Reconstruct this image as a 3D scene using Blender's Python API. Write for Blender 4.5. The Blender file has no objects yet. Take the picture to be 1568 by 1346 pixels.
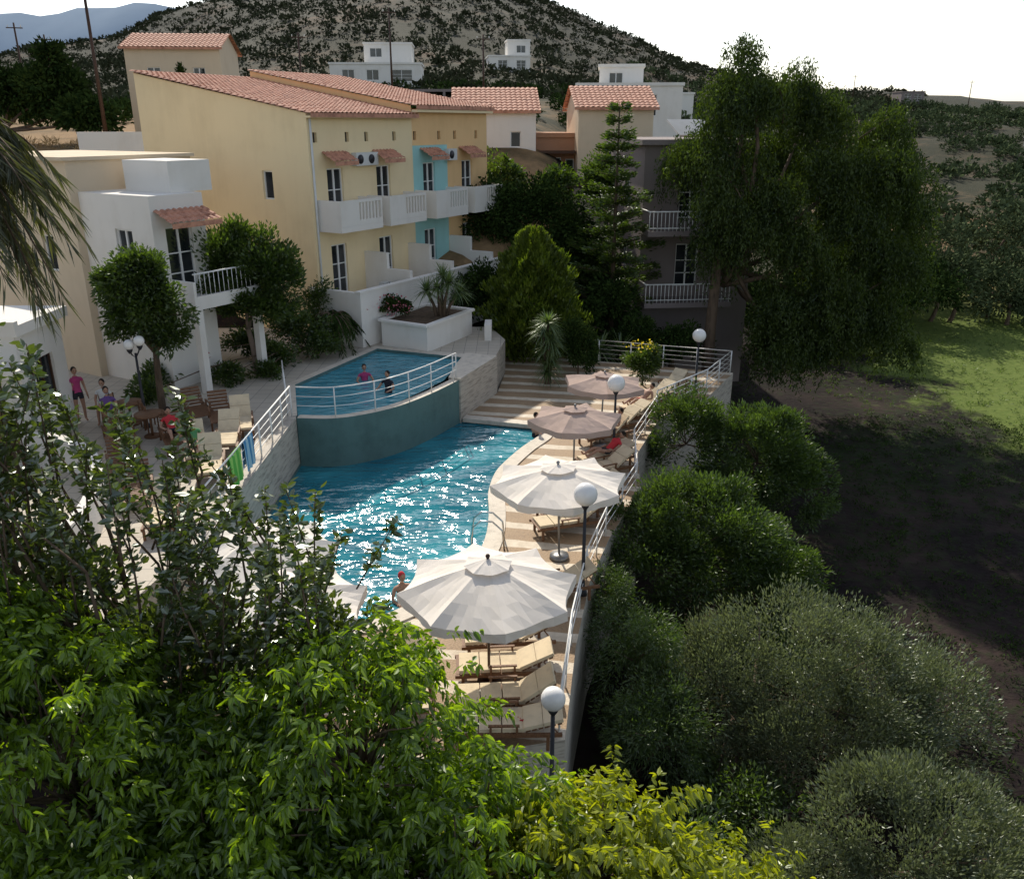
import bpy, bmesh, math, random
import numpy as np
from mathutils import Vector, Matrix
rng=np.random.default_rng(7); random.seed(7)
D=bpy.data; scene=bpy.context.scene; col=scene.collection
R=math.radians
# ---------------------------------------------------------------- mesh builder
class M:
    def __init__(s): s.V=[];s.L=[];s.T=[];s.I=[];s.S=[];s.n=0
    def add(s,V,F,mi=0,sm=False):
        V=np.asarray(V,dtype=np.float64).reshape(-1,3)
        if isinstance(F,np.ndarray):
            s.L.append((F+s.n).ravel());k=len(F);s.T.append(np.full(k,F.shape[1]))
        else:
            k=len(F);s.L.append(np.array([i for f in F for i in f])+s.n);s.T.append(np.array([len(f) for f in F]))
        s.I.append(np.full(k,mi));s.S.append(np.full(k,sm));s.V.append(V);s.n+=len(V)
    def build(s,name,mats,parent=None,loc=(0,0,0),rz=0):
        me=D.meshes.new(name)
        if s.n:
            V=np.concatenate(s.V);L=np.concatenate(s.L).astype(np.int32);T=np.concatenate(s.T).astype(np.int32)
            me.vertices.add(len(V));me.vertices.foreach_set('co',V.ravel().astype(np.float32))
            me.loops.add(len(L));me.loops.foreach_set('vertex_index',L)
            me.polygons.add(len(T));st=np.concatenate([[0],np.cumsum(T)[:-1]]).astype(np.int32)
            me.polygons.foreach_set('loop_start',st);me.polygons.foreach_set('loop_total',T)
            me.polygons.foreach_set('material_index',np.concatenate(s.I).astype(np.int32))
            me.polygons.foreach_set('use_smooth',np.concatenate(s.S).astype(bool))
            me.update(calc_edges=True)
        for m in (mats if isinstance(mats,list) else [mats]): me.materials.append(m)
        o=D.objects.new(name,me);col.objects.link(o)
        o.location=loc;o.rotation_euler=(0,0,rz)
        if parent: o.parent=parent
        return o
def empty(name,loc=(0,0,0),rz=0):
    o=D.objects.new(name,None);o.location=loc;o.rotation_euler=(0,0,rz);col.objects.link(o);return o
def box(m,x0,x1,y0,y1,z0,z1,mi=0):
    V=[(x0,y0,z0),(x1,y0,z0),(x1,y1,z0),(x0,y1,z0),(x0,y0,z1),(x1,y0,z1),(x1,y1,z1),(x0,y1,z1)]
    m.add(V,np.array([(0,3,2,1),(4,5,6,7),(0,1,5,4),(1,2,6,5),(2,3,7,6),(3,0,4,7)]),mi)
def rbox(m,c,size,rz=0,mi=0,rx=0):
    sx,sy,sz=[a/2 for a in size]
    Mx=Matrix.Rotation(rz,3,'Z')@Matrix.Rotation(rx,3,'X')
    V=[Mx@Vector(v)+Vector(c) for v in [(-sx,-sy,-sz),(sx,-sy,-sz),(sx,sy,-sz),(-sx,sy,-sz),(-sx,-sy,sz),(sx,-sy,sz),(sx,sy,sz),(-sx,sy,sz)]]
    m.add([tuple(v) for v in V],np.array([(0,3,2,1),(4,5,6,7),(0,1,5,4),(1,2,6,5),(2,3,7,6),(3,0,4,7)]),mi)
def tube(m,P,rad,mi=0,k=8,sm=True):
    P=[Vector(p) for p in P]
    if not hasattr(rad,'__len__'): rad=[rad]*len(P)
    V=[]
    for i,p in enumerate(P):
        d=(P[min(i+1,len(P)-1)]-P[max(i-1,0)])
        if d.length<1e-6: d=Vector((0,0,1))
        d.normalize();a=d.orthogonal().normalized() if abs(d.z)<.9 else Vector((1,0,0))
        a=(a-d*a.dot(d)).normalized();b=d.cross(a)
        for j in range(k):
            t=2*math.pi*j/k;V.append(tuple(p+(a*math.cos(t)+b*math.sin(t))*rad[i]))
    F=[(i*k+j,i*k+(j+1)%k,(i+1)*k+(j+1)%k,(i+1)*k+j) for i in range(len(P)-1) for j in range(k)]
    F.append(tuple(range(k))[::-1]);F.append(tuple((len(P)-1)*k+j for j in range(k)))
    m.add(V,F,mi,sm)
def sphere(m,c,r,mi=0,a=16,b=10):
    if not hasattr(r,'__len__'): r=(r,r,r)
    V=[];F=[]
    for i in range(b+1):
        ph=math.pi*i/b
        for j in range(a):
            th=2*math.pi*j/a;V.append((c[0]+r[0]*math.sin(ph)*math.cos(th),c[1]+r[1]*math.sin(ph)*math.sin(th),c[2]+r[2]*math.cos(ph)))
    for i in range(b):
        for j in range(a): F.append((i*a+j,(i+1)*a+j,(i+1)*a+(j+1)%a,i*a+(j+1)%a))
    m.add(V,F,mi,True)
def prism(m,pts,z0,z1,mi=0,mtop=None):
    n=len(pts);ar=sum(pts[i][0]*pts[(i+1)%n][1]-pts[(i+1)%n][0]*pts[i][1] for i in range(n))
    if ar<0: pts=pts[::-1]
    V=[(x,y,z0) for x,y in pts]+[(x,y,z1) for x,y in pts]
    m.add(V,[(i,(i+1)%n,n+(i+1)%n,n+i) for i in range(n)],mi)
    m.add(V,[tuple(range(n,2*n))],mi if mtop is None else mtop)
# ---------------------------------------------------------------- materials
def nm(name):
    m=D.materials.new(name);m.use_nodes=True;nt=m.node_tree;nt.nodes.clear()
    o=nt.nodes.new('ShaderNodeOutputMaterial');return m,nt,o
def N(nt,t,**k):
    n=nt.nodes.new(t)
    for a,b in k.items(): setattr(n,a,b)
    return n
def coords(nt,stretch=(1,1,1),obj=True):
    t=N(nt,'ShaderNodeTexCoord');mp=N(nt,'ShaderNodeMapping');mp.inputs['Scale'].default_value=stretch
    nt.links.new(t.outputs['Object'],mp.inputs[0]);return mp.outputs[0]
def noise(nt,vec,scale,det=4,rough=.6):
    n=N(nt,'ShaderNodeTexNoise');n.inputs['Scale'].default_value=scale;n.inputs['Detail'].default_value=det;n.inputs['Roughness'].default_value=rough
    nt.links.new(vec,n.inputs['Vector']);return n.outputs['Fac']
def ramp(nt,fac,stops):
    r=N(nt,'ShaderNodeValToRGB');e=r.color_ramp.elements
    while len(e)<len(stops): e.new(.5)
    for i,(p,c) in enumerate(stops): e[i].position=p;e[i].color=(*c,1)
    nt.links.new(fac,r.inputs[0]);return r.outputs[0]
def math_(nt,op,a,b=None,c=None):
    n=N(nt,'ShaderNodeMath',operation=op)
    for i,v in enumerate((a,b,c)):
        if v is None: continue
        if isinstance(v,(int,float)): n.inputs[i].default_value=v
        else: nt.links.new(v,n.inputs[i])
    return n.outputs[0]
def mix(nt,f,a,b):
    n=N(nt,'ShaderNodeMix',data_type='RGBA')
    if isinstance(f,(int,float)): n.inputs[0].default_value=f
    else: nt.links.new(f,n.inputs[0])
    for i,v in ((6,a),(7,b)):
        if isinstance(v,tuple): n.inputs[i].default_value=(*v,1)
        else: nt.links.new(v,n.inputs[i])
    return n.outputs[2]
def pbr(nt,o,colr,rough=.8,spec=.3,metal=0):
    p=N(nt,'ShaderNodeBsdfPrincipled')
    if isinstance(colr,tuple): p.inputs['Base Color'].default_value=(*colr,1)
    else: nt.links.new(colr,p.inputs['Base Color'])
    p.inputs['Roughness'].default_value=rough;p.inputs['Specular IOR Level'].default_value=spec;p.inputs['Metallic'].default_value=metal
    nt.links.new(p.outputs[0],o.inputs[0]);return p
def bump(nt,p,h,strength=.3,dist=.02):
    b=N(nt,'ShaderNodeBump');b.inputs['Strength'].default_value=strength;b.inputs['Distance'].default_value=dist
    nt.links.new(h,b.inputs['Height']);nt.links.new(b.outputs[0],p.inputs['Normal'])
def mat(name,c,var=.15,scale=1.5,rough=.85,bs=30,bst=.25,stretch=(1,1,1),c2=None,spec=.3,metal=0):
    m,nt,o=nm(name);v=coords(nt,stretch)
    c2=c2 or tuple(x*(1-2*var) for x in c);ch=tuple(min(1,x*(1+var*.5)) for x in c)
    cc=ramp(nt,noise(nt,v,scale,5,.65),[(.3,c2),(.52,c),(.75,ch)])
    p=pbr(nt,o,cc,rough,spec,metal);bump(nt,p,noise(nt,v,bs,2),bst);return m
def stucco(name,c):
    # painted render: broad weathering, faint vertical rain streaks, fine grain
    m,nt,o=nm(name);v=coords(nt);v2=coords(nt,(2.5,2.5,.3))
    f=math_(nt,'ADD',math_(nt,'MULTIPLY',noise(nt,v,.4,5,.6),.75),math_(nt,'MULTIPLY',noise(nt,v2,1.2,3,.5),.25))
    cc=ramp(nt,f,[(.32,tuple(x*k for x,k in zip(c,(.90,.885,.86)))),(.5,c),(.7,tuple(min(.9,x*1.03) for x in c))])
    p=pbr(nt,o,cc,.88,.25);bump(nt,p,noise(nt,v,35,2),.25);return m
def foliage(name,cd,cl,trans=.4,gloss=.07,scale=.9,tr=None,rough=.4,fast=False):
    m,nt,o=nm(name);v=coords(nt)
    g=N(nt,'ShaderNodeNewGeometry')
    f=math_(nt,'ADD',math_(nt,'MULTIPLY',g.outputs['Random Per Island'],.5),math_(nt,'MULTIPLY',noise(nt,v,scale,1),.6))
    mid=tuple((a+b)/2 for a,b in zip(cd,cl))
    c=ramp(nt,f,[(.2,cd),(.5,mid),(.85,cl)])
    df=N(nt,'ShaderNodeBsdfDiffuse');nt.links.new(c,df.inputs[0])
    if fast: nt.links.new(df.outputs[0],o.inputs[0]);return m
    tn=N(nt,'ShaderNodeBsdfTranslucent');gl=N(nt,'ShaderNodeBsdfGlossy');gl.inputs['Roughness'].default_value=rough
    tr=tr or (1.7,1.9,.5)
    mul=N(nt,'ShaderNodeMix',data_type='RGBA',blend_type='MULTIPLY');mul.inputs[0].default_value=1
    nt.links.new(c,mul.inputs[6]);mul.inputs[7].default_value=(*tr,1)
    nt.links.new(mul.outputs[2],tn.inputs[0]);gl.inputs[0].default_value=(.8,.85,.8,1)
    m1=N(nt,'ShaderNodeMixShader');m1.inputs[0].default_value=trans;nt.links.new(df.outputs[0],m1.inputs[1]);nt.links.new(tn.outputs[0],m1.inputs[2])
    m2=N(nt,'ShaderNodeMixShader');m2.inputs[0].default_value=gloss;nt.links.new(m1.outputs[0],m2.inputs[1]);nt.links.new(gl.outputs[0],m2.inputs[2])
    nt.links.new(m2.outputs[0],o.inputs[0]);return m
WHITE=stucco('white_stucco',(.80,.76,.70))
CREAM=stucco('cream_stucco',(.88,.71,.44))
BEIGE=stucco('beige_stucco',(.66,.54,.39))
ORANGE=stucco('orange_stucco',(.85,.56,.28))
CYAN=stucco('cyan_stucco',(.36,.64,.62))
GREYW=stucco('grey_stucco',(.24,.20,.19))
TERRA=stucco('terracotta_wall',(.46,.25,.15))
TILE=mat('terracotta_tile',(.55,.27,.18),.3,4,.8,20,.3,c2=(.27,.12,.08))
FRAME=mat('white_paint',(.80,.79,.76),.04,2,.45,50,.05,spec=.5)
WOODD=mat('dark_wood_frame',(.07,.035,.02),.2,4,.5,30,.2)
WOOD=mat('teak_wood',(.20,.10,.05),.3,6,.6,30,.2,stretch=(1,6,6))
FAB=mat('beige_fabric',(.70,.58,.40),.1,3,.9,80,.15)
GREYF=mat('grey_metal',(.25,.25,.25),.1,3,.4,30,.1,metal=.6)
BARK=mat('bark',(.13,.09,.06),.3,5,.9,25,.7,stretch=(1,1,.25))
PALEB=mat('pale_bark',(.24,.18,.14),.3,5,.9,25,.7,stretch=(1,1,.25))
BLACKM=mat('dark_iron',(.03,.03,.035),.2,5,.5,30,.1)
ACM=mat('ac_casing',(.66,.66,.64),.05,2,.5,50,.05)
SOILP=mat('planter_soil',(.12,.08,.05),.3,5,.95,20,.6)
def glass():
    m,nt,o=nm('window_glass');v=coords(nt);c=ramp(nt,noise(nt,v,.7,2),[(.35,(.012,.014,.018)),(.7,(.05,.055,.06))])
    pbr(nt,o,c,.06,.6);return m
GLASS=glass()
m,nt,o=nm('lamp_globe_glass');p=pbr(nt,o,(.85,.83,.80),.25,.5);p.inputs['Subsurface Weight'].default_value=.3;p.inputs['Subsurface Radius'].default_value=(.1,.1,.1)
GLOBE=m
def canvas(name,a,b,tf):
    m,nt,o=nm(name);v=coords(nt)
    c=ramp(nt,noise(nt,v,2,4),[(.3,a),(.7,b)])
    df=N(nt,'ShaderNodeBsdfDiffuse');tn=N(nt,'ShaderNodeBsdfTranslucent');mx=N(nt,'ShaderNodeMixShader');mx.inputs[0].default_value=tf
    nt.links.new(c,df.inputs[0]);nt.links.new(c,tn.inputs[0]);nt.links.new(df.outputs[0],mx.inputs[1]);nt.links.new(tn.outputs[0],mx.inputs[2]);nt.links.new(mx.outputs[0],o.inputs[0])
    bb=N(nt,'ShaderNodeBump');bb.inputs['Strength'].default_value=.12;bb.inputs['Distance'].default_value=.04;nt.links.new(noise(nt,v,1.6,2),bb.inputs['Height']);nt.links.new(bb.outputs[0],df.inputs['Normal'])
    return m
UMB=canvas('cream_canvas',(.80,.74,.66),(.87,.81,.74),.15)
UMBT=canvas('taupe_canvas',(.46,.36,.31),(.54,.42,.37),.2)
TRAV=mat('travertine_cladding',(.50,.45,.38),.2,3,.75,12,.5,stretch=(.6,.6,5),c2=(.24,.21,.18))
POOLW=mat('pool_plaster',(.10,.185,.18),.14,1.2,.6,20,.2)
COPING=mat('pool_coping',(.64,.57,.47),.12,4,.7,30,.2)
m,nt,o=nm('pebble_deck');v=coords(nt)
sp=N(nt,'ShaderNodeSeparateXYZ');nt.links.new(v,sp.inputs[0])
yy=math_(nt,'ADD',sp.outputs[1],math_(nt,'MULTIPLY',sp.outputs[0],.18))
yy=math_(nt,'ADD',yy,math_(nt,'MULTIPLY',noise(nt,v,.8,2),.25))
fr=math_(nt,'FRACT',math_(nt,'DIVIDE',yy,1.05));band=math_(nt,'LESS_THAN',fr,.36)
vo=N(nt,'ShaderNodeTexVoronoi');vo.inputs['Scale'].default_value=22;nt.links.new(v,vo.inputs[0])
peb=mix(nt,noise(nt,v,1.5,4),mix(nt,vo.outputs['Distance'],(.34,.23,.13),(.14,.09,.055)),(.42,.29,.17))
pale=ramp(nt,noise(nt,v,3,5),[(.3,(.50,.42,.31)),(.7,(.72,.63,.50))])
p=pbr(nt,o,mix(nt,band,peb,pale),.7,.35);bump(nt,p,vo.outputs['Distance'],.4,.02);DECK=m
m,nt,o=nm('pale_paving');v=coords(nt);br=N(nt,'ShaderNodeTexBrick');br.inputs['Scale'].default_value=1;br.offset=0
br.inputs['Brick Width'].default_value=.5;br.inputs['Row Height'].default_value=.5;br.inputs['Mortar Size'].default_value=.012
br.inputs['Color1'].default_value=(.60,.53,.43,1);br.inputs['Color2'].default_value=(.52,.46,.37,1);br.inputs['Mortar'].default_value=(.26,.23,.20,1)
nt.links.new(v,br.inputs[0]);p=pbr(nt,o,mix(nt,math_(nt,'MULTIPLY',noise(nt,v,1.2,5),.5),br.outputs[0],(.36,.32,.27)),.7,.3);PAVE=m
def water(name,c1,c2,sc,dist):
    m,nt,o=nm(name);v=coords(nt)
    c=ramp(nt,noise(nt,v,.35,2),[(.35,c1),(.7,c2)])
    p=pbr(nt,o,c,.07,.6)
    mp=coords(nt,(.7,1.3,1));n1=noise(nt,mp,sc,2,.45);n2=noise(nt,mp,sc*3.1,2,.5)
    h=math_(nt,'ADD',n1,math_(nt,'MULTIPLY',n2,.2));bump(nt,p,h,1,dist);return m
WATER=water('pool_water',(.012,.15,.21),(.05,.31,.37),1.3,.20)
WATER2=water('upper_pool_water',(.05,.26,.34),(.09,.37,.45),2.0,.13)
# terrain
m,nt,o=nm('terrain_ground');v=coords(nt);sp=N(nt,'ShaderNodeSeparateXYZ');nt.links.new(v,sp.inputs[0])
big=noise(nt,v,.03,7,.62);med=noise(nt,v,.25,5,.65);fine=noise(nt,v,3,3,.7)
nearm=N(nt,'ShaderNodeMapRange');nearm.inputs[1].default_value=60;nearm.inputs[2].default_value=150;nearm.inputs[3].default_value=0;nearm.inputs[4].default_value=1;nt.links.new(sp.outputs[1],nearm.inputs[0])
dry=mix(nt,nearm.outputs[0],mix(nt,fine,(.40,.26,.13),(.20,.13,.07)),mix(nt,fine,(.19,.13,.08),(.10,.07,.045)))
scr=mix(nt,med,(.028,.034,.020),(.065,.060,.038))
mk=math_(nt,'SUBTRACT',math_(nt,'ADD',math_(nt,'MULTIPLY',big,.65),math_(nt,'MULTIPLY',med,.35)),math_(nt,'SUBTRACT',math_(nt,'MULTIPLY',nearm.outputs[0],.10),.08))
hill=mix(nt,ramp(nt,mk,[(.50,(0,0,0)),(.62,(1,1,1))]),scr,dry)
soil=mix(nt,ramp(nt,med,[(.42,(0,0,0)),(.62,(1,1,1))]),(.014,.010,.010),(.040,.028,.024))  # soil colour darkened to stand for the tree shadow over the field
soil=mix(nt,ramp(nt,math_(nt,'ADD',math_(nt,'MULTIPLY',fine,.4),math_(nt,'MULTIPLY',big,.6)),[(.48,(0,0,0)),(.58,(1,1,1))]),soil,(.022,.032,.012))
grass=mix(nt,fine,(.07,.12,.02),(.16,.19,.05))
gm=ramp(nt,math_(nt,'ADD',math_(nt,'MULTIPLY',math_(nt,'SUBTRACT',sp.outputs[0],19.2),.14),math_(nt,'MULTIPLY',math_(nt,'SUBTRACT',med,.5),2.6)),[(.3,(0,0,0)),(.6,(1,1,1))])
gm2=math_(nt,'MULTIPLY',gm,math_(nt,'GREATER_THAN',math_(nt,'ADD',sp.outputs[1],math_(nt,'MULTIPLY',med,8)),33.5))
field=mix(nt,gm2,soil,grass)
far=N(nt,'ShaderNodeMapRange');far.inputs[1].default_value=62;far.inputs[2].default_value=80;nt.links.new(sp.outputs[1],far.inputs[0])
lx=math_(nt,'LESS_THAN',sp.outputs[0],3)
sel=math_(nt,'MAXIMUM',far.outputs[0],math_(nt,'MULTIPLY',lx,math_(nt,'GREATER_THAN',sp.outputs[1],44)))
cc=mix(nt,sel,field,hill)
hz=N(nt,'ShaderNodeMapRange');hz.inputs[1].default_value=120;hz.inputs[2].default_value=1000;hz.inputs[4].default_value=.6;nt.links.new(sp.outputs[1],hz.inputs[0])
cc=mix(nt,hz.outputs[0],cc,(.085,.095,.115))  # distance haze painted into the ground colour, greyer with depth
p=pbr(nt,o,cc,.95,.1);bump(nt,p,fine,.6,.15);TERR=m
m,nt,o=nm('distant_hill_haze');v=coords(nt);pbr(nt,o,ramp(nt,noise(nt,v,.004,6),[(.3,(.38,.46,.55)),(.7,(.46,.54,.62))]),1,0);FARH=m  # pale blue air haze put into the hill's base colour
# ---------------------------------------------------------------- terrain
HX=[-3000,-900,-400,-270,-220,-180,-120,-60,-10,19,40,75,93,165,280,600,3000]
HZ=[5,15,30,42,51,64,79,88,80,69,58,46,38,26,17,12,5]
def ss(a,b,x): t=np.clip((x-a)/(b-a),0,1);return t*t*(3-2*t)
def hfun(x,y):
    x=np.asarray(x,float);y=np.asarray(y,float)
    hL=np.interp(y,[0,38,45,60,80,150,500],[1.3,1.3,4,9,10.3,14.5,20])
    hR=np.interp(y,[0,60,100,170,300,500],[-3.2,-3.2,-.8,5,14.5,17])
    far=ss(38,50,y);c0=-8.5+far*8.5;c1=-7.2+far*(26)
    c0=c0+ss(80,140,y)*10;c1=c1+ss(80,140,y)*30
    s=np.clip((x-c0)/(c1-c0),0,1);s=s*s*(3-2*s)
    h=hL*(1-s)+hR*s
    t=np.clip((y-150)/350,0,1);t=t*t*(3-2*t)*.6+t*.4
    H=np.interp(x*500/np.clip(y,220,500),HX,HZ)
    h=h*(1-t)+H*t
    dn=ss(510,1000,y);h=h*(1-dn)+dn*2
    w=ss(60,200,y)
    h=h+w*(.9*np.sin(x*.05+y*.013)+.7*np.sin(x*.021-y*.04+1)+.5*np.sin(x*.17+y*.11)) + ss(250,400,y)*(1.5*np.sin(x*.03+2)*np.cos(y*.02)+1.0*np.sin(x*.09+y*.05)+.8*np.sin(x*.21+1)*np.sin(y*.07))
    h=h+ss(10,30,x)*.12*np.sin(x*.9)*np.cos(y*.7)
    return h
ys=np.concatenate([np.linspace(-40,80,120),np.geomspace(81,600,150),np.geomspace(620,5000,20)])
xt=np.linspace(-1,1,320);xs=np.sinh(xt*6)/np.sinh(6)*3500
X,Y=np.meshgrid(xs,ys);Z=hfun(X,Y);ny,nx=X.shape
idx=np.arange(ny*nx).reshape(ny,nx)
F=np.stack([idx[:-1,:-1],idx[:-1,1:],idx[1:,1:],idx[1:,:-1]],-1).reshape(-1,4)
m=M();m.add(np.stack([X,Y,Z],-1),F,0,True);m.build('terrain',TERR)
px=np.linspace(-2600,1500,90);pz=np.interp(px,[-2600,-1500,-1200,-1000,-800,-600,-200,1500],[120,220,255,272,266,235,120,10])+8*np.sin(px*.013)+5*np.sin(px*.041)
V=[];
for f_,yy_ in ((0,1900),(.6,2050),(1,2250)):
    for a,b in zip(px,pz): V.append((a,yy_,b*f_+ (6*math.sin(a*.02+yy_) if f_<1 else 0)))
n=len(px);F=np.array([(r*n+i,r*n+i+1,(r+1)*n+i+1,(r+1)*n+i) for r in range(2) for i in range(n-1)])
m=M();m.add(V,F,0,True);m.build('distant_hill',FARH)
# ---------------------------------------------------------------- foliage tools
def unit(a): return a/np.maximum(np.linalg.norm(a,axis=1,keepdims=True),1e-9)
def leaves(m,C,A,L,W,mi=0,near=False,fold=.25,up=None):
    n=len(C);A=unit(A);r=rng.normal(size=(n,3)) if up is None else up+rng.normal(size=(n,3))*.35
    B=unit(np.cross(A,r));Nn=np.cross(B,A)
    L=L*rng.uniform(.65,1.25,(n,1));W=W*rng.uniform(.7,1.2,(n,1))
    if near:
        dr=np.array([0,0,-1.])*L*.18
        b=C;l1=C+A*L*.3-B*W*.5+Nn*W*fold;l2=C+A*L*.68-B*W*.38+Nn*W*fold+dr*.5;t=C+A*L+dr
        r1=C+A*L*.3+B*W*.5+Nn*W*fold;r2=C+A*L*.68+B*W*.38+Nn*W*fold+dr*.5
        V=np.stack([b,l1,l2,t,r2,r1],1).reshape(-1,3);i=np.arange(n)[:,None]*6
        F=np.concatenate([i+np.array([[0,1,2,3]]),i+np.array([[0,3,4,5]])])
    else:
        V=np.stack([C,C+A*L*.45-B*W*.5,C+A*L,C+A*L*.45+B*W*.5+Nn*W*fold],1).reshape(-1,3);F=np.arange(n)[:,None]*4+np.array([[0,1,2,3]])
    m.add(V,F,mi,False)
def crown(m,clumps,n,L,W,mi=0,near=False,droop=.3,blob=.36,nb=28,outw=.8,shell=.5,inner=.25):
    tot=sum(c[3]*c[4] for c in clumps);cs=[]
    for c in clumps:
        cx,cy,cz,rx,ry,rz=c[:6];k=max(6,int(nb));d=unit(rng.normal(size=(k,3)))
        d[:,2]=np.where(d[:,2]<-.5,-d[:,2],d[:,2])
        rad=rng.uniform(shell,1.0,(k,1));rad[:int(k*inner)]*=.5
        bc=d*rad*np.array([rx,ry,rz])*(1-blob*.5)+np.array([cx,cy,cz])
        nn=int(n*c[3]*c[4]/tot);ib=rng.integers(0,k,nn);bs=rng.uniform(.6,1.25,k)[ib][:,None]
        off=unit(rng.normal(size=(nn,3)))*rng.uniform(0,1,(nn,1))**.5*blob*bs*np.array([rx,ry,rz])
        C=bc[ib]+off
        A=off/np.array([rx,ry,rz])/blob+outw*d[ib]+rng.normal(size=(nn,3))*.6+np.array([0,0,-droop])
        leaves(m,C,A,L,W,mi,near);cs.append(bc)
    return cs
def limb(m,a,b,r0,r1,mi,bend=.15,k=6):
    a=np.array(a,float);b=np.array(b,float);d=b-a;ln=np.linalg.norm(d);P=[]
    o=rng.normal(size=3)*bend*ln
    for t in np.linspace(0,1,6): P.append(a+d*t+o*math.sin(t*math.pi)*.5)
    tube(m,P,[r0+(r1-r0)*t for t in np.linspace(0,1,6)],mi,k)
def tree(name,base,fork,clumps,n,L,W,fmat,tr=.2,bark=None,**kw):
    m=M();cs=crown(m,clumps,n,L,W,0,**kw)
    limb(m,base,fork,tr,tr*.7,1,.05,10)
    for c,bc in zip(clumps,cs):
        limb(m,fork,c[:3],tr*.6,tr*.3,1)
        for q in bc[::max(1,len(bc)//8)]: limb(m,c[:3],q,tr*.28,tr*.08,1,.15,5)
    return m.build(name,[fmat,bark or BARK])
F_DARK=foliage('dark_green_leaves',(.012,.025,.009),(.050,.080,.020),fast=True)
F_MID=foliage('green_leaves',(.020,.040,.011),(.085,.125,.025),.4,.05)
F_OLIVE=foliage('grey_green_leaves',(.050,.066,.034),(.20,.225,.12),.3,.07,tr=(1.3,1.4,.8))
F_PINE=foliage('bush_green_leaves',(.022,.044,.013),(.095,.14,.036),.35,.05)
F_BRIGHT=foliage('bright_drooping_leaves',(.030,.070,.008),(.25,.36,.025),.55,.06,1.5,tr=(1.7,1.75,.3))
F_BRIGHT2=foliage('yellow_green_leaves',(.09,.13,.012),(.36,.40,.035),.55,.06,1.5,tr=(1.6,1.55,.3))
F_LAUREL=foliage('glossy_laurel_leaves',(.020,.038,.012),(.095,.12,.03),.35,.14,1.2,rough=.3)
F_WILLOW=foliage('pepper_tree_leaves',(.011,.023,.008),(.075,.105,.022),.3,.02,.45)
F_THUJA=foliage('thuja_leaves',(.025,.050,.008),(.15,.19,.025),.4,.03,.8)
F_PALM=foliage('palm_leaves',(.03,.035,.018),(.10,.10,.05),.3,.05)
F_YUCCA=foliage('yucca_leaves',(.04,.08,.03),(.17,.22,.09),.35,.08)
F_SCRUB=foliage('hill_scrub_leaves',(.026,.032,.018),(.070,.076,.042),scale=.05,fast=True)
F_OLROW=foliage('olive_row_leaves',(.036,.052,.026),(.12,.15,.07),scale=.3,fast=True)
# ---------------------------------------------------------------- pools and decks
UZ=1.6
pool=[(-6.9,25.8),(-5.8,25.75),(-4.9,26.1),(-3.9,26.9),(-2.9,28.3),(-1.9,30.1),(1.3,29.1),(.95,28.0),(.4,27.0),(-.2,25.6),(-.5,24.6),(-.65,23.2),(-.6,22),(-.62,20.6),(-.8,19.4),(-1.1,18.6),(-1.6,17.7),(-2.3,16.9),(-3.2,16.2),(-4.4,15.9),(-6,16.6),(-6.8,18.2),(-6.9,19.3)]
m=M();m.add([(x,y,0) for x,y in pool][::-1],[tuple(range(len(pool)))],0,True)
o=m.build('swimming_pool_water',WATER)
if o.data.polygons[0].normal.z<0: o.data.flip_normals()
up=[(-6.95,26.1),(-7.9,29.5),(-5.7,34.7),(-2.0,33.4),(-2.55,30.4),(-3.3,28.9),(-4.15,27.35),(-5.0,26.5),(-5.9,26.15)]
m=M();m.add([(x,y,UZ-.07) for x,y in up],[tuple(range(len(up)))],0)
o=m.build('upper_pool_water',WATER2)
if o.data.polygons[0].normal.z<0: o.data.flip_normals()
m=M();n=len(pool)
V=[(x,y,-1.4) for x,y in pool]+[(x,y,.12) for x,y in pool]
m.add(V,[(i,(i+1)%n,n+(i+1)%n,n+i) for i in range(n)],0);m.add(V,[tuple(range(n))],0);m.build('swimming_pool_basin',POOLW)
def strip(m,inner,outer,z0,z1,mi=0,mtop=0):
    n=len(inner)
    V=[(*p,z0) for p in outer]+[(*p,z1) for p in outer]+[(*p,z1) for p in inner]+[(*p,z0) for p in inner]
    F=[];G=[]
    for i in range(n-1):
        F+=[(i,i+1,n+i+1,n+i),(2*n+i,2*n+i+1,3*n+i+1,3*n+i)];G.append((n+i,n+i+1,2*n+i+1,2*n+i))
    F+=[(0,n,2*n,3*n),(n-1,4*n-1,3*n-1,2*n-1)]
    m.add(V,F,mi);m.add(V,G,mtop)
def smooth_path(P,k=6):
    P=[np.array(p,float) for p in P];out=[]
    for i in range(len(P)-1):
        p0=P[max(i-1,0)];p1=P[i];p2=P[i+1];p3=P[min(i+2,len(P)-1)]
        for t in np.linspace(0,1,k,endpoint=False):
            out.append(.5*((2*p1)+(-p0+p2)*t+(2*p0-5*p1+4*p2-p3)*t*t+(-p0+3*p1-3*p2+p3)*t**3))
    out.append(P[-1]);return [tuple(p) for p in out]
outer=smooth_path([(-6.9,25.75),(-5.8,25.7),(-4.9,26.05),(-3.9,26.85),(-2.9,28.25),(-1.95,30.05)])
def offset(P,d):
    out=[]
    for i in range(len(P)):
        a=Vector(P[max(i-1,0)][:2]);b=Vector(P[min(i+1,len(P)-1)][:2]);t=(b-a).normalized();out.append((P[i][0]-t.y*d,P[i][1]+t.x*d))
    return out
m=M();strip(m,offset(outer,.32),outer,-1.4,UZ+.06,0,1);m.build('curved_pool_wall',[POOLW,COPING])
m=M();prism(m,[(-2.35,30.2),(-1.9,30.0),(-.6,33.3),(-1.9,33.8),(-2.2,32.0)],-1.4,UZ+.12,0,1);m.build('pool_end_wall',[TRAV,COPING])
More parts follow.
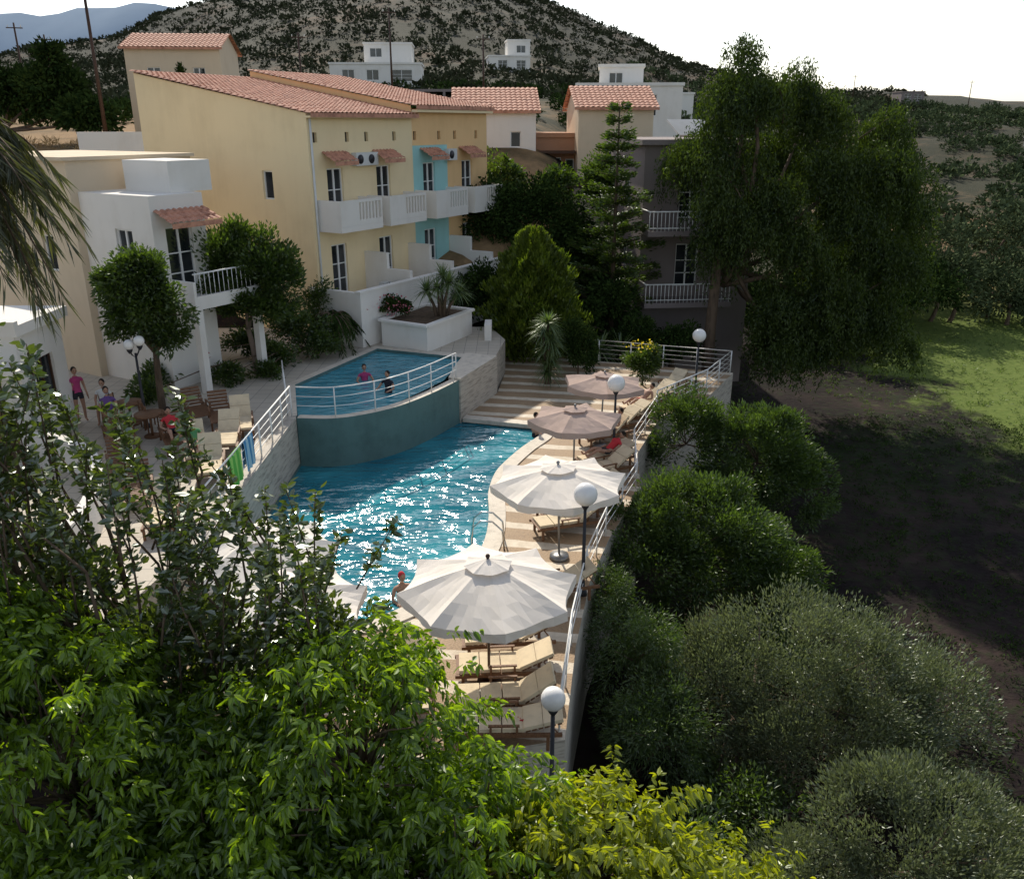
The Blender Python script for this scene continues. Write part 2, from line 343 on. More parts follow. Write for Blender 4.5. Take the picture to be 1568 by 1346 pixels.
m=M();rim=[(-7.2,25.9),(-8.2,29.5),(-5.8,35.2),(-1.7,33.8)];inn=[(-6.95,26.0),(-7.85,29.5),(-5.65,34.75),(-1.95,33.3)]
strip(m,inn,rim,0,UZ+.05,0,1);m.build('upper_pool_rim',[POOLW,COPING])
m=M()
terr=[(-7.2,16.8),(-7.2,25.9),(-8.2,29.5),(-5.8,35.2),(-1.6,33.9),(-.7,33.5),(-.3,36.5),(-1,39),(-30,40),(-30,12),(-8,12)]
prism(m,terr,-3,UZ,0,1);m.build('upper_terrace_paving',[TRAV,PAVE])
m=M();box(m,-7.2,-6.92,16.8,25.75,-1.4,UZ+.1);m.build('terrace_retaining_wall',TRAV)
deckR=[(2.4,38.8),(9.8,36.3),(8.0,32.9),(5.5,30),(4.2,26.5),(3.9,23.6),(2.6,20.3),(1.9,18.1),(1.35,15.3),(.95,12.4),(-1.2,11.9),(-7.2,12.2),(-7.2,16.8),(-6.95,16.8),(-6.85,18.2),(-6,16.6),(-4.4,15.9),(-3.2,16.2),(-2.3,16.9),(-1.6,17.7),(-1.1,18.6),(-.8,19.4),(-.62,20.6),(-.6,22),(-.65,23.2),(-.5,24.6),(-.2,25.6),(.4,27.0),(.95,28.0),(1.3,29.1),(-1.9,30.1),(-.6,33.3),(-.3,36.5),(-1,39)]
m=M();prism(m,deckR,-3.2,.15,0,1);m.build('pool_deck',[TRAV,DECK])
cp=[(1.3,29.1),(.95,28.0),(.4,27.0),(-.2,25.6),(-.5,24.6),(-.65,23.2),(-.6,22),(-.62,20.6),(-.8,19.4),(-1.1,18.6),(-1.6,17.7),(-2.3,16.9),(-3.2,16.2),(-4.4,15.9)]
cp=smooth_path(cp,3);m=M();strip(m,offset(cp,-.06)[:],offset(cp,.42),.05,.19);o=m.build('pool_coping_edge',COPING)
m=M();rbox(m,(-.3,29.75,.12),(3.1,.42,.15),-.29);m.build('pool_far_coping',COPING)
# ---------------------------------------------------------------- railings
def railing(name,path,z,h=1.0,n=4,sp=1.4,r=.026):
    m=M();pts=[Vector((x,y,z)) for x,y in path];total=0
    for k in range(n):
        hh=h-(k*h/(n+.2));tube(m,[p+Vector((0,0,hh)) for p in pts],r if k==0 else r*.55,0,6)
    for i in range(len(pts)-1):
        L=(pts[i+1]-pts[i]).length
        q=max(1,round(L/sp)) if L>sp*.6 else 0
        if q==0:
            total+=L
            if total<sp: continue
            total=0;tube(m,[pts[i],pts[i]+Vector((0,0,h))],r,0,6);continue
        for j in range(q): 
            a=pts[i].lerp(pts[i+1],j/q);tube(m,[a,a+Vector((0,0,h))],r,0,6)
    tube(m,[pts[-1],pts[-1]+Vector((0,0,h))],r,0,6)
    return m.build(name,FRAME)
railing('white_deck_railing',[(2.6,38.5),(9.6,36.1),(7.9,33.1),(5.4,30.2)],.15,1.05,5)
railing('white_deck_railing',[(5.4,30.2),(4.05,26.5),(3.75,23.6),(2.5,20.4),(1.8,18.1),(1.25,15.3),(.85,12.5)],.15,.85,3,1.6,.02)
railing('terrace_railing',[(-7.06,17.6),(-7.06,25.8)],UZ+.1,1.0,4,1.1)
railing('upper_pool_railing',offset(outer,.12),UZ+.06,1.0,3,1.3,.022)
railing('upper_pool_railing',[(-7.3,26.2),(-8.2,29.3)],UZ,1.0,4,1.1,.022)
def towel(name,x,y0,y1,z,c1,c2):
    m,nt,o=nm(name+'_cloth');v=coords(nt);sp=N(nt,'ShaderNodeSeparateXYZ');nt.links.new(v,sp.inputs[0])
    f=math_(nt,'LESS_THAN',math_(nt,'FRACT',math_(nt,'MULTIPLY',sp.outputs[1],3)),.5);pbr(nt,o,mix(nt,f,c1,c2),.95,.1)
    mm=M();k=14;V=[]
    for i in range(k):
        y=y0+(y1-y0)*i/(k-1);w=.03*math.sin(i*1.4)
        V+=[(x-.06+w,y,z-.75),(x-.035,y,z-.1),(x,y,z+.035),(x+.035,y,z-.1),(x+.06+w,y,z-.85)]
    F=[(i*5+j,i*5+j+1,(i+1)*5+j+1,(i+1)*5+j) for i in range(k-1) for j in range(4)]
    mm.add(V,F,0,True);mm.build(name,m)
towel('beach_towel',-7.06,19.6,20.5,UZ+1.1,(.12,.42,.08),(.30,.6,.14))
towel('beach_towel',-7.06,20.8,21.6,UZ+1.1,(.08,.25,.45),(.35,.55,.65))
m=M()
for dy in (-.27,.27):
    P=[(-1.05,19.9+dy,-.9),(-1.05,19.9+dy,.5),(-1.0,19.9+dy,.8),(-.8,19.9+dy,.98),(-.5,19.9+dy,.95),(-.25,19.9+dy,.7),(-.2,19.9+dy,.15)]
    tube(m,[(*p,) for p in P],.025,0,8)
for z in (-.7,-.4,-.1): box(m,-1.1,-1.0,19.63,20.17,z,z+.04)
m.build('pool_ladder',mat('stainless_steel',(.6,.6,.6),.05,3,.25,30,.05,metal=1))
# ---------------------------------------------------------------- umbrellas
def umbrella(name,x,y,z0,h,r,sides=8,rot=.3,tilt=(0,0),drop=.55,mt=None):
    e=empty(name,(x,y,z0),rot)
    m=M();tube(m,[(0,0,0),(0,0,h+.08)],.028,0,8)
    tube(m,[(0,0,0),(0,0,.1),(0,0,.12)],[.26,.24,.05],0,12)
    sphere(m,(0,0,h+.12),.045,0,8,6)
    he=h-drop
    for k in range(sides):
        a=2*math.pi*k/sides;tube(m,[(0,0,h-drop-.2),(math.cos(a)*r*.5,math.sin(a)*r*.5,h-drop*.56)],.012,0,5)
        tube(m,[(0,0,h-.03),(math.cos(a)*r*.97,math.sin(a)*r*.97,he-.0)],.012,0,5)
    m.build('pole_and_ribs',[WOODD if h>2.65 else GREYF],e)
    m=M();per=6;n=sides*per;rad=[.0,.18,.34,.5,.66,.82,1.0]
    def rr(k,f):
        a=2*math.pi*k/n;seg=(k%per)/per
        c=math.cos(math.pi/sides)/math.cos((seg-.5)*2*math.pi/sides)
        sag=math.sin(seg*math.pi)
        R_=r*f*(c*.985 if seg>0 else 1.0)*(1-.05*sag*f)
        z=h-(h-he)*(f**1.15)-.07*sag*f*f+ .03*f*(1 if seg==0 else 0)+.012*math.sin(k*1.7+f*9)*f
        return (math.cos(a)*R_,math.sin(a)*R_,z)
    V=[];F=[]
    for i,f in enumerate(rad):
        for k in range(n): V.append(rr(k,f*.999+.001))
    for i in range(len(rad)-1):
        for k in range(n): F.append((i*n+k,(i+1)*n+k,(i+1)*n+(k+1)%n,i*n+(k+1)%n))
    b=len(V)
    for k in range(n):
        x_,y_,z_=rr(k,1.0);w=.012*math.sin(k*2.3);V.append((x_*(1+w),y_*(1+w),z_-.17-.02*math.sin(k*1.1)))
    l=(len(rad)-1)*n
    for k in range(n): F.append((l+k,b+k,b+(k+1)%n,l+(k+1)%n))
    m.add(V,F,0,False)
    V=[];F=[]
    for i,f in enumerate((0.001,.14,.27)):
        for k in range(n):
            x_,y_,z_=rr(k,f);V.append((x_,y_,z_+.07))
    for i in range(2):
        for k in range(n): F.append((i*n+k,(i+1)*n+k,(i+1)*n+(k+1)%n,i*n+(k+1)%n))
    m.add(V,F,0,False)
    m.build('canopy',mt or UMB,e);e.rotation_euler=(tilt[0],tilt[1],rot);return e
umbrella('patio_umbrella',-.45,14.0,.15,2.72,1.72,8,.2,(.0,0),.5)
umbrella('patio_umbrella',1.2,19.2,.15,2.5,1.7,8,.15,(0,-.03),.36)
umbrella('patio_umbrella',1.87,23.9,.15,2.42,1.45,6,.2,(0,0),.28,UMBT)
umbrella('patio_umbrella',3.0,27.2,.15,2.5,1.45,6,.5,(0,.04),.26,UMBT)
umbrella('patio_umbrella',-5.3,15.9,.15,2.35,1.6,8,.2,(0,0),.4)
umbrella('patio_umbrella',-4.2,13.9,.15,2.3,1.5,8,.4,(0,0),.4)
# ---------------------------------------------------------------- lamps
def lamp(name,x,y,z0,zg,r=.26,twin=False):
    m=M();
    tube(m,[(0,0,0),(0,0,.12),(0,0,.14),(0,0,.5),(0,0,zg-z0-r-.1)],[.11,.1,.055,.045,.035],0,10)
    hs=[(0,0)] if not twin else [(-.16,0),(.16,0)]
    for (dx,dy) in hs:
        zz=zg-z0+(0 if dx<=0 else .12)
        if twin: tube(m,[(0,0,zg-z0-.4),(dx*.7,0,zz-.32),(dx,0,zz-r)],.022,0,6)
        tube(m,[(dx,dy,zz-r-.12),(dx,dy,zz-r-.03),(dx,dy,zz-r+.02)],[.03,.085,.09],0,10)
        sphere(m,(dx,dy,zz),r,1,24,16)
    m.build(name,[BLACKM,GLOBE],None,(x,y,z0))
lamp('globe_street_lamp',7.5,33.3,.15,2.55,.27)
lamp('globe_street_lamp',3.3,25.8,.15,2.8,.28)
lamp('globe_street_lamp',1.65,17.4,.15,2.72,.27)
lamp('globe_street_lamp',.66,11.3,-3.2,1.87,.2)
lamp('twin_globe_lamp',-11.4,25.0,UZ,4.25,.16,True)
# ---------------------------------------------------------------- loungers
def lounger(name,x,y,z,rz,ang=35,cush=True):
    m=M();L=1.95;w=.66;zs=.32
    for sx in (-w/2,w/2):
        rbox(m,(sx,0,zs),(.05,L,.07),0,0)
        for yy in (-L/2+.15,L/2-.25): rbox(m,(sx,yy,zs/2-.01),(.055,.06,zs),0,0)
        rbox(m,(sx,-.05,zs+.2),(.05,.55,.03),0,0);rbox(m,(sx,.18,zs+.1),(.04,.04,.2),0,0);rbox(m,(sx,-.28,zs+.1),(.04,.04,.2),0,0)
    for k in range(11): rbox(m,(0,-L/2+.06+k*.115,zs+.03),(w-.05,.08,.02),0,0)
    a=R(ang);by=.3
    for k in range(6):
        d=.08+k*.115;rbox(m,(0,by+d*math.cos(a),zs+.03+d*math.sin(a)),(w-.06,.08,.02),0,0,a)
    tube(m,[(w*.4,by+.5*math.cos(a),zs+.5*math.sin(a)),(w*.4,by+.6,zs)],.015,0,5)
    if cush:
        for k in range(3): rbox(m,(0,-.9+.2+k*.41,zs+.075),(w-.06,.39,.07),0,1)
        for k in range(2):
            d=.19+k*.36;rbox(m,(0,by+d*math.cos(a)-.04*math.sin(a),zs+.06+d*math.sin(a)+.03*math.cos(a)),(w-.06,.35,.07),0,1,a)
    return m.build(name,[WOOD,FAB],None,(x,y,z),rz)
for (x,y,rz,an) in [(-.1,15.2,-1.45,30),(-.15,14.2,-1.5,25),(-.1,13.2,-1.5,35),(-.1,12.45,-1.55,15),(-1.9,13.6,.1,30),
    (1.0,17.3,-1.3,30),(1.5,20.7,-1.25,35),(1.6,21.6,-1.2,20),(2.3,22.6,-1.2,35),(2.9,24.5,-1.1,35),(3.0,25.3,-1.1,30),(3.2,27.6,-1.0,40),(3.7,28.5,-1.0,35),(4.2,29.4,-1,30),(4.9,30.6,-.9,40),(5.6,31.8,-.9,35),(6.4,33.2,-.8,40)]:
    lounger('sun_lounger',x,y,.15,rz,an)
for (x,y,rz,an) in [(-9.2,25.4,.4,50),(-8.3,24.6,.3,55),(-9.9,23.4,.5,45),(-8.9,22.3,.4,50),(-8.1,21.2,.3,50),(-10.6,21.4,.5,40),(-9.4,19.6,.4,35),(-8.2,18.2,.2,40),(-11.6,23.6,.6,40),(-8.3,23.3,.2,45),(-10.1,25.9,.6,45)]:
    lounger('sun_lounger',x,y,UZ,rz,an,cush=(x>-9))
# ---------------------------------------------------------------- walls with openings
def wall(m,o,u,n,L,z0,z1,ops=(),mi=0,slope=0,gi=1,fi=2,rec=.14):
    o=np.array(o,float);u=np.array(u,float);n=np.array(n,float)
    xs=sorted({0,L,*[a for q in ops for a in q[:2]]});zs=sorted({z0,z1,*[a for q in ops for a in q[2:4]]})
    def P(s,z,d=0):
        if abs(z-z1)<1e-6: z=z+slope*s
        return (o[0]+u[0]*s+n[0]*d,o[1]+u[1]*s+n[1]*d,z)
    def quad(a,mi_): m.add(a,np.array([[0,1,2,3]]),mi_)
    for i in range(len(xs)-1):
        for j in range(len(zs)-1):
            cx=(xs[i]+xs[i+1])/2;cz=(zs[j]+zs[j+1])/2
            if any(q[0]<cx<q[1] and q[2]<cz<q[3] for q in ops): continue
            quad([P(xs[i],zs[j]),P(xs[i+1],zs[j]),P(xs[i+1],zs[j+1]),P(xs[i],zs[j+1])],mi)
    for q in ops:
        a,b,c,d=q[:4]
        quad([P(a,c),P(b,c),P(b,c,-rec),P(a,c,-rec)],mi);quad([P(a,d),P(a,d,-rec),P(b,d,-rec),P(b,d)],mi)
        quad([P(a,c),P(a,c,-rec),P(a,d,-rec),P(a,d)],mi);quad([P(b,c),P(b,d),P(b,d,-rec),P(b,c,-rec)],mi)
        quad([P(a,c,-rec),P(b,c,-rec),P(b,d,-rec),P(a,d,-rec)],gi)
        t=.06
        def bar(s0,s1,e0,e1):
            V=[P(s0,e0,-rec+.05),P(s1,e0,-rec+.05),P(s1,e1,-rec+.05),P(s0,e1,-rec+.05),P(s0,e0,-rec),P(s1,e0,-rec),P(s1,e1,-rec),P(s0,e1,-rec)]
            m.add(V,np.array([(0,1,2,3),(0,4,5,1),(1,5,6,2),(2,6,7,3),(3,7,4,0)]),fi)
        if b-a>.45:
            bar(a,a+t,c,d);bar(b-t,b,c,d);bar(a+t,b-t,d-t,d);bar(a+t,b-t,c,c+t)
            if b-a>.8:
                bar((a+b)/2-.04,(a+b)/2+.04,c+t,d-t)
                if d-c>1.8:
                    for f in (.3,.6): bar(a+t,(a+b)/2-.04,c+(d-c)*f,c+(d-c)*f+.04);bar((a+b)/2+.04,b-t,c+(d-c)*f,c+(d-c)*f+.04)
def tiles(m,x0,x1,y0,z0,y1,z1,mi=0,per=.26,row=.38):
    nxx=int((x1-x0)/per*6);L=math.hypot(y1-y0,z1-z0);nr=max(2,int(L/row))
    xs=np.linspace(x0,x1,nxx);t=[]
    for r in range(nr): t+=[(r/nr,.045),((r+.98)/nr,.0)]
    V=[];k=len(xs)
    for (tt,st) in t:
        y=y0+(y1-y0)*tt;z=z0+(z1-z0)*tt
        for xx in xs:
            V.append((xx,y,z+st+.06*abs(math.sin(math.pi*(xx-x0)/per))+rng.uniform(0,.008)))
    idx=np.arange(len(t)*k).reshape(len(t),k);F=np.stack([idx[:-1,:-1],idx[:-1,1:],idx[1:,1:],idx[1:,:-1]],-1).reshape(-1,4)
    m.add(V,F,mi,False)
    m.add([(x0,y0,z0-.12),(x1,y0,z0-.12),(x1,y0,z0+.05),(x0,y0,z0+.05)],np.array([[0,1,2,3]]),mi)
e=empty('apartment_building',(-8.4,37,0),R(59.4))
BM=[CREAM,GLASS,FRAME,CYAN,ORANGE,WHITE,WOODD]
m=M();u=(1,0);n=(0,-1)
bays=[1.5,4.8,8.4,11.8]
def ops(bs,x0):
    r=[]
    for b in bs: r+=[(b-.5-x0,b+.5-x0,6.4,8.7),(b-.55-x0,b+.45-x0,3.3,5.5),(b-1.2-x0,b-.95-x0,9.75,10.15),(b+.8-x0,b+1.05-x0,9.75,10.15)]
    return r
wall(m,(0,0),u,n,7.1,1,10.9,ops(bays[:2],0),0)
wall(m,(7.1,.0),u,n,2.9,1,9.5,[q for q in ops(bays[2:3],7.1) if q[2]<9],3)
wall(m,(7.1,.002),u,n,2.9,9.5,11.1,[q for q in ops(bays[2:3],7.1) if q[2]>9],4)
wall(m,(10,0),u,n,3.8,1,11.1,ops(bays[3:],10),4)
wall(m,(0,0),(0,1),(-1,0),10.4,1,10.9,[(2.2,2.8,7.4,8.6)],0,slope=.17)
wall(m,(7.1,0),(0,1),(-1,0),10.4,9,11.3,[],4,slope=.17)
wall(m,(13.8,10.4),(0,-1),(1,0),10.4,1,11.3,[],4)
wall(m,(13.8,10.4),(-1,0),(0,1),13.8,1,12.7,[],0)
m.build('walls',BM,e)
m=M();tiles(m,-.15,7.2,-.4,10.86,10.5,12.74);tiles(m,7.0,14.0,-.4,11.26,10.5,13.1);m.build('tile_roof',TILE,e)
m=M()
box(m,-.12,7.08,-.36,-.02,10.72,10.8,0);box(m,7.12,13.9,-.36,-.02,11.0,11.12,0)
for i,b in enumerate(bays):
    x0=b-1.25;x1=b+1.5
    box(m,x0,x1,-1.3,0,6.15,6.38,5)
    box(m,x0,x0+.1,-1.3,0,6.383,7.45,5);box(m,x1-.1,x1,-1.3,0,6.383,7.45,5)
    box(m,x0+.1,x0+1.2,-1.3,-1.2,6.383,7.45,5)
    box(m,x0+1.2,x1-.1,-1.3,-1.2,7.33,7.45,5);box(m,x0+1.2,x1-.1,-1.3,-1.2,6.383,6.6,5)
    for k in range(6): box(m,x0+1.32+k*.22,x0+1.42+k*.22,-1.28,-1.22,6.6,7.33,5)
    box(m,x1+.12,x1+.3,-2.6,-.002,1,4.3,5);box(m,x1+.12,x1+.3,-1.3,-.004,4.3,5.0,5)
box(m,-.6,13.9,-2.8,-2.6,1,3.9,5);box(m,-.6,-.4,-2.6,0,1,3.9,5)
box(m,-.65,13.95,-2.85,-2.55,3.9,3.97,5)
box(m,-.4,13.8,-2.6,-.006,1,3.15,5)
m.build('balconies_and_terraces',BM,e)
m=M()
for b in bays: tiles(m,b-.75,b+.75,-.75,8.95,-.01,9.35,0,.24,.25)
m.build('door_canopies',TILE,e)
m=M()
for b in (3.0,3.75,10.1): 
    box(m,b-.38,b+.38,-.3,-.03,8.75,9.3,0);tube(m,[(b-.1,-.315,9.02),(b-.1,-.3,9.02)],.2,1,14)
tube(m,[(.15,-.05,1),(.15,-.05,10.7)],.05,0,8)
box(m,2.6,3.4,-1.5,-1.2,3.2,3.75,0)
m.build('air_conditioners_and_downpipe',[ACM,BLACKM],e)
# ---- white building on the left
e=empty('white_villa',(-12.0,29.0,0),R(59.4));m=M()
BM=[WHITE,GLASS,FRAME,BEIGE,TILE,WOODD]
wall(m,(0,0),(0,1),(-1,0),3.9,1.5,8.15,[(1.1,2.0,6.0,7.1)],0)
wall(m,(0,0),(1,0),(0,-1),2.2,1.5,8.15,[(.5,1.6,4.9,7.2)],0)
box(m,0,2.2,.003,3.9,8.15,8.25,0)
wall(m,(2.2,3.9),(0,-1),(1,0),3.9,1.5,8.15,[],0)
wall(m,(-.3,3.9),(0,1),(-1,0),7.5,1.5,9.3,[(1.3,2.0,5.4,6.7)],3)
box(m,-.3,5,3.75,3.9,1.5,9.3,3);box(m,-.301,5,3.9,11.2,9.2,9.3,3);box(m,-.5,5.1,3.6,11.3,9.3,9.42,3)
box(m,1.4,3.2,.6,3.0,8.25,9.3,0)
box(m,.2,3.2,-1.4,-.003,4.55,4.8,0);box(m,.2,.3,-1.4,-.003,4.8,5.5,0);box(m,.3,3.2,-1.4,-1.3,4.8,5.0,0)
tube(m,[(.3,-1.33,5.75),(3.2,-1.33,5.75)],.03,2,6)
for k in range(15): tube(m,[(.35+k*.2,-1.35,5.0),(.35+k*.2,-1.35,5.75)],.012,2,5)
box(m,.25,.5,-1.38,-1.1,1.5,4.55,0);box(m,2.9,3.15,-1.38,-1.1,1.5,4.55,0)
m.build('walls_and_balcony',BM,e)
m=M();tiles(m,.1,2.2,-.9,7.35,-.01,7.75,0,.24,.28);m.build('door_canopy',TILE,e)
# ---- pool bar at far left
e=empty('pool_bar',(-.7,0,0));m=M()
wall(m,(-24,23),(1,0),(0,-1),10.9,1.5,5.0,[(1,4,2.6,4.2),(5,8,2.6,4.2),(8.8,10.2,1.65,4.0)],0)
wall(m,(-13.1,23),(0,1),(1,0),2.5,1.5,5.0,[(.7,1.8,2.6,4.1)],0)
box(m,-24.2,-12.9,22.8,25.7,5.0,5.3,0);box(m,-24.2,-12.9,22.8,23.0,5.3,5.42,0);box(m,-24.2,-12.5,21.8,22.79,4.1,4.3,0)
box(m,-13.5,-13.2,21.9,22.2,1.6,4.1,0)
m.build('walls_and_roof',[WHITE,GLASS,WOODD],e)
m=M();cw=smooth_path([(-14.5,21.6),(-12.9,21.7),(-11.6,21.0),(-10.6,19.8),(-10.0,18.4),(-9.6,16.8),(-9.6,15)],5)
strip(m,offset(cw,.25),cw,UZ-.2,UZ+.95);m.build('curved_white_wall',WHITE)
m=M();pl=[(-5.55,35.5),(-3.5,34.3),(-1.8,37.6),(-4.0,38.8)]
prism(m,pl,UZ-.1,2.66,0,1)
box(m,-1.2,-.9,36.3,37.4,UZ-1.4,2.3,0)
m.build('raised_planter',[WHITE,SOILP])
m=M();
for i in range(4):
    a=Vector(pl[i]);b=Vector(pl[(i+1)%4]);c=(a+b)/2;d=b-a
    rbox(m,(c.x,c.y,2.7+.002*i),(d.length+.1,.26,.09),math.atan2(d.y,d.x),0)
m.build('planter_coping',WHITE)
# ---- dark villa on the right
e=empty('grey_villa',(6.7,45,0),R(6));m=M();BM=[GREYW,GLASS,FRAME,WHITE]
wall(m,(0,0),(1,0),(0,-1),6,-3,9.5,[(1.9,3.1,5.9,8),(1.9,3.1,2.4,4.6)],0)
wall(m,(0,8),(0,-1),(-1,0),8,-3,9.5,[(4,5,6.2,7.6),(4,5,3,4.4)],0)
box(m,-.3,6.3,-.5,8.3,9.5,9.75,0)
for z in (5.2,1.6):
    box(m,-.1,4.5,-1.8,-.003,z,z+.25,0)
    tube(m,[(-.05,-1.75,z+1.2),(4.45,-1.75,z+1.2)],.035,2,6);tube(m,[(-.05,-1.75,z+1.2),(-.05,-.1,z+1.2)],.035,2,6);tube(m,[(-.05,-1.75,z+.4),(4.45,-1.75,z+.4)],.025,2,6)
    for k in range(23): tube(m,[(-.05+k*.2,-1.75,z+.25),(-.05+k*.2,-1.75,z+1.2)],.018,2,5)
rbox(m,(2.6,1,10.3),(2.4,1.3,.08),.4,3,.6)
m.build('walls_and_balconies',BM,e)
# ---- houses behind
def house(name,x,y,rz,w,d,z0,h,rise,wm,roof='gable',op=()):
    e=empty(name,(x,y,0),rz);m=M()
    wall(m,(0,0),(1,0),(0,-1),w,z0,z0+h,list(op),0)
    wall(m,(w,0),(0,1),(1,0),d,z0,z0+h,[],0);wall(m,(w,d),(-1,0),(0,1),w,z0,z0+h,[],0);wall(m,(0,d),(0,-1),(-1,0),d,z0,z0+h,[],0)
    if roof=='gable':
        for xx in (0,w): m.add([(xx,0,z0+h),(xx,d,z0+h),(xx,d/2,z0+h+rise)],[(0,1,2)],0)
    if roof=='flat':
        box(m,-.15,w+.15,-.15,d+.15,z0+h,z0+h+.3,0)
    m.build('walls',[wm,GLASS,FRAME],e)
    if roof=='gable':
        m=M();tiles(m,-.3,w+.3,-.4,z0+h-.05,d/2,z0+h+rise,0,.34,.45)
        mm=M();tiles(mm,-.3,w+.3,-.4,z0+h-.05,d/2,z0+h+rise,0,.34,.45)
        m.build('roof_front',TILE,e);o=mm.build('roof_back',TILE,e);o.location=(w,d,0);o.rotation_euler=(0,0,math.pi)
    return e
house('white_tiled_house',-3.7,60,.05,5.3,7,4,7.3,1.5,WHITE,op=[(3.6,4.3,9,10)])
house('terracotta_house',1.5,62,0,3.2,6,3,6.6,.3,TERRA,'flat',op=[(.6,1.9,6.0,8.3),(2.2,2.8,6.5,8.2)])
house('beige_tiled_house',4.4,60,.05,5.0,7,3,8.5,1.4,BEIGE,op=[(2.0,2.9,7.3,8.8)])
m=M()
box(m,.9,4.6,58.5,61.99,5.4,5.6,0);box(m,.9,4.6,58.5,58.6,6.3,6.4,0)
for k in range(16): box(m,.95+k*.235,1.05+k*.235,58.5,58.58,5.6,6.3,0)
m.build('white_balcony',WHITE)
m=M();box(m,1.6,4.4,60.6,61.9,8.6,8.75,0);m.build('balcony_canopy',WOODD)
house('modern_white_villa',6.5,92,-.1,10.5,8,9,5.0,1,WHITE,'flat',op=[(1,3,11.2,13.0),(5.5,8,11.2,13.2)])
house('modern_white_villa',9.0,95,-.1,4.5,6,13,2.9,1,WHITE,'flat',op=[(1,2.4,14.3,15.4)])
house('cream_tiled_house',-29.2,70,.1,7.0,7,8,7.9,1.2,BEIGE,op=[(4.9,5.8,13.1,14.5),(1.5,2.5,13.1,14.5)])
house('distant_white_villa',-30,152,.05,15,9,14,5.6,1,WHITE,'flat',op=[(2,4,17.2,18.8),(6,8,17.2,18.8),(10,13.5,17,18.8)])
house('distant_white_villa',-25,157,.05,8,8,20,3.0,1,WHITE,'flat',op=[(1,3,21,22.4)])
house('distant_white_house',-5,200,.1,9,8,20,4.0,1,WHITE,'flat',op=[(2,4,21.5,23.3),(6,8,21.5,23.3)])
house('distant_white_house',-1,204,.1,5,6,24,3.4,1,WHITE,'flat',op=[(2,4,25,26.5)])
house('hillside_house',22,150,.1,8,7,11,4,1,WHITE,'flat',op=[(1,3,12.5,14)])
house('hilltop_house',120,282,0,7,7,12,7.5,1,GREYW,'flat',op=[(1,3,17,19),(4,6.2,17,19)])
house('hilltop_house',92,290,0,8,7,14,6.5,1,BEIGE,'flat',op=[(1,3,17,19),(4,6.2,17,19)])
house('hilltop_house',78,285,.1,6,7,16,6,1,WHITE,'flat',op=[(1,3,18,20)])
house('greenhouse',100,165,.2,26,8,5.5,2.4,1,WHITE,'flat')
m=M();box(m,-27.5,-19,57,57.3,6,10.0,0);m.build('garden_wall',WHITE)
m=M();box(m,-14,3,118,118.4,11,14.2,0);box(m,-14,3,114,118,14.2,14.5,0)
for k in range(7): box(m,-14+k*2.7,-13.7+k*2.7,114,114.3,11,14.2,0)
m.build('roadside_pergola',GREYW)
def pole(x,y,h):
    z=float(hfun(x,y));m=M();tube(m,[(0,0,-.5),(0,0,h)],[.15,.09],0,8);rbox(m,(0,0,h-.5),(1.6,.1,.1),.3,0)
    for k in (-.7,0,.7): tube(m,[(k,0,h-.45),(k,0,h-.2)],.05,1,6)
    m.build('utility_pole',[WOODD,WHITE],None,(x,y,z))
for a in [(-27,60,10),(-53,100,9),(-52,104,8),(-24,105,8),(-15,115,11),(-3.4,110,8),(98,300,9),(108,290,8),(150,300,8)]: pole(*a)
# ---------------------------------------------------------------- trees
def strands(m,clumps,ns,L,W,mi=0):
    tot=sum(c[3]*c[5] for c in clumps)
    for (cx,cy,cz,rx,ry,rz) in clumps:
        k_=max(20,int(ns*rx*rz/tot))
        d=unit(rng.normal(size=(k_,3)));d[:,2]=np.abs(d[:,2])*1.0-.25;rad=rng.uniform(.3,1.05,(k_,1))
        S=d*rad*np.array([rx,ry,rz])+np.array([cx,cy,cz]);ln=rng.uniform(.6,1.0,(k_,1))*rng.uniform(.5,2.8,(k_,1))
        k=24;t=rng.uniform(0,1,(k_,k,1))
        out=d*np.array([1,1,0])
        P=S[:,None,:]+out[:,None,:]*(np.sqrt(t)*.4)+np.array([0,0,-1])*t*ln[:,None,:]+rng.normal(size=(k_,k,3))*.09
        A=np.array([0,0,-1])+rng.normal(size=(k_*k,3))*.55
        leaves(m,P.reshape(-1,3),A,L,W,mi)
pc=[(10.2,42,10.0,2.3,2.6,4.0),(10.8,41.5,12.0,1.7,1.8,2.8),(13.4,42.5,9.6,3.0,3,4.4),(16.0,42.5,8.4,3.0,3,4.4),(17.6,42.6,5.2,2.8,3,4.6),(11.4,40.6,5.4,2.6,2.6,4.2),(14.6,40.6,4.6,3.4,3,4.6),(9.3,41,7.4,1.2,1.8,2.4),(12.2,39.6,1.6,2.6,2.2,3.4),(17.2,41,1.2,2.8,2.4,3.6),(14.6,40,1.0,3,2.4,3.6)]
m=M();sub=[]
for c in pc:
    for k in range(10):
        d=rng.normal(size=3);d/=np.linalg.norm(d);d[2]=abs(d[2])*1.1-.3;f=rng.uniform(.5,1.0);s=rng.uniform(.30,.52)
        sub.append((c[0]+d[0]*c[3]*f,c[1]+d[1]*c[4]*f,c[2]+d[2]*c[5]*f,c[3]*s,c[4]*s,c[5]*s*.8))
strands(m,sub,8600,.20,.066)
tube(m,[(9.7,40.6,-3.2),(9.65,40.6,1),(9.8,40.8,5),(10.6,41.5,10)],[.34,.28,.2,.1],1,10)
for c in pc: limb(m,(10.3,41.6,3+rng.uniform(0,3)),c[:3],.16,.05,1)
for c in sub[::3]: limb(m,(c[0]*.6+13*.4,c[1]+.4,c[2]-1.5),c[:3],.05,.02,1,.2,5)
m.build('pepper_tree',[F_WILLOW,BARK])
m=M();bx,by=5.2,44.0;tube(m,[(bx,by,-1),(bx,by,11.3)],[.16,.03],1,8)
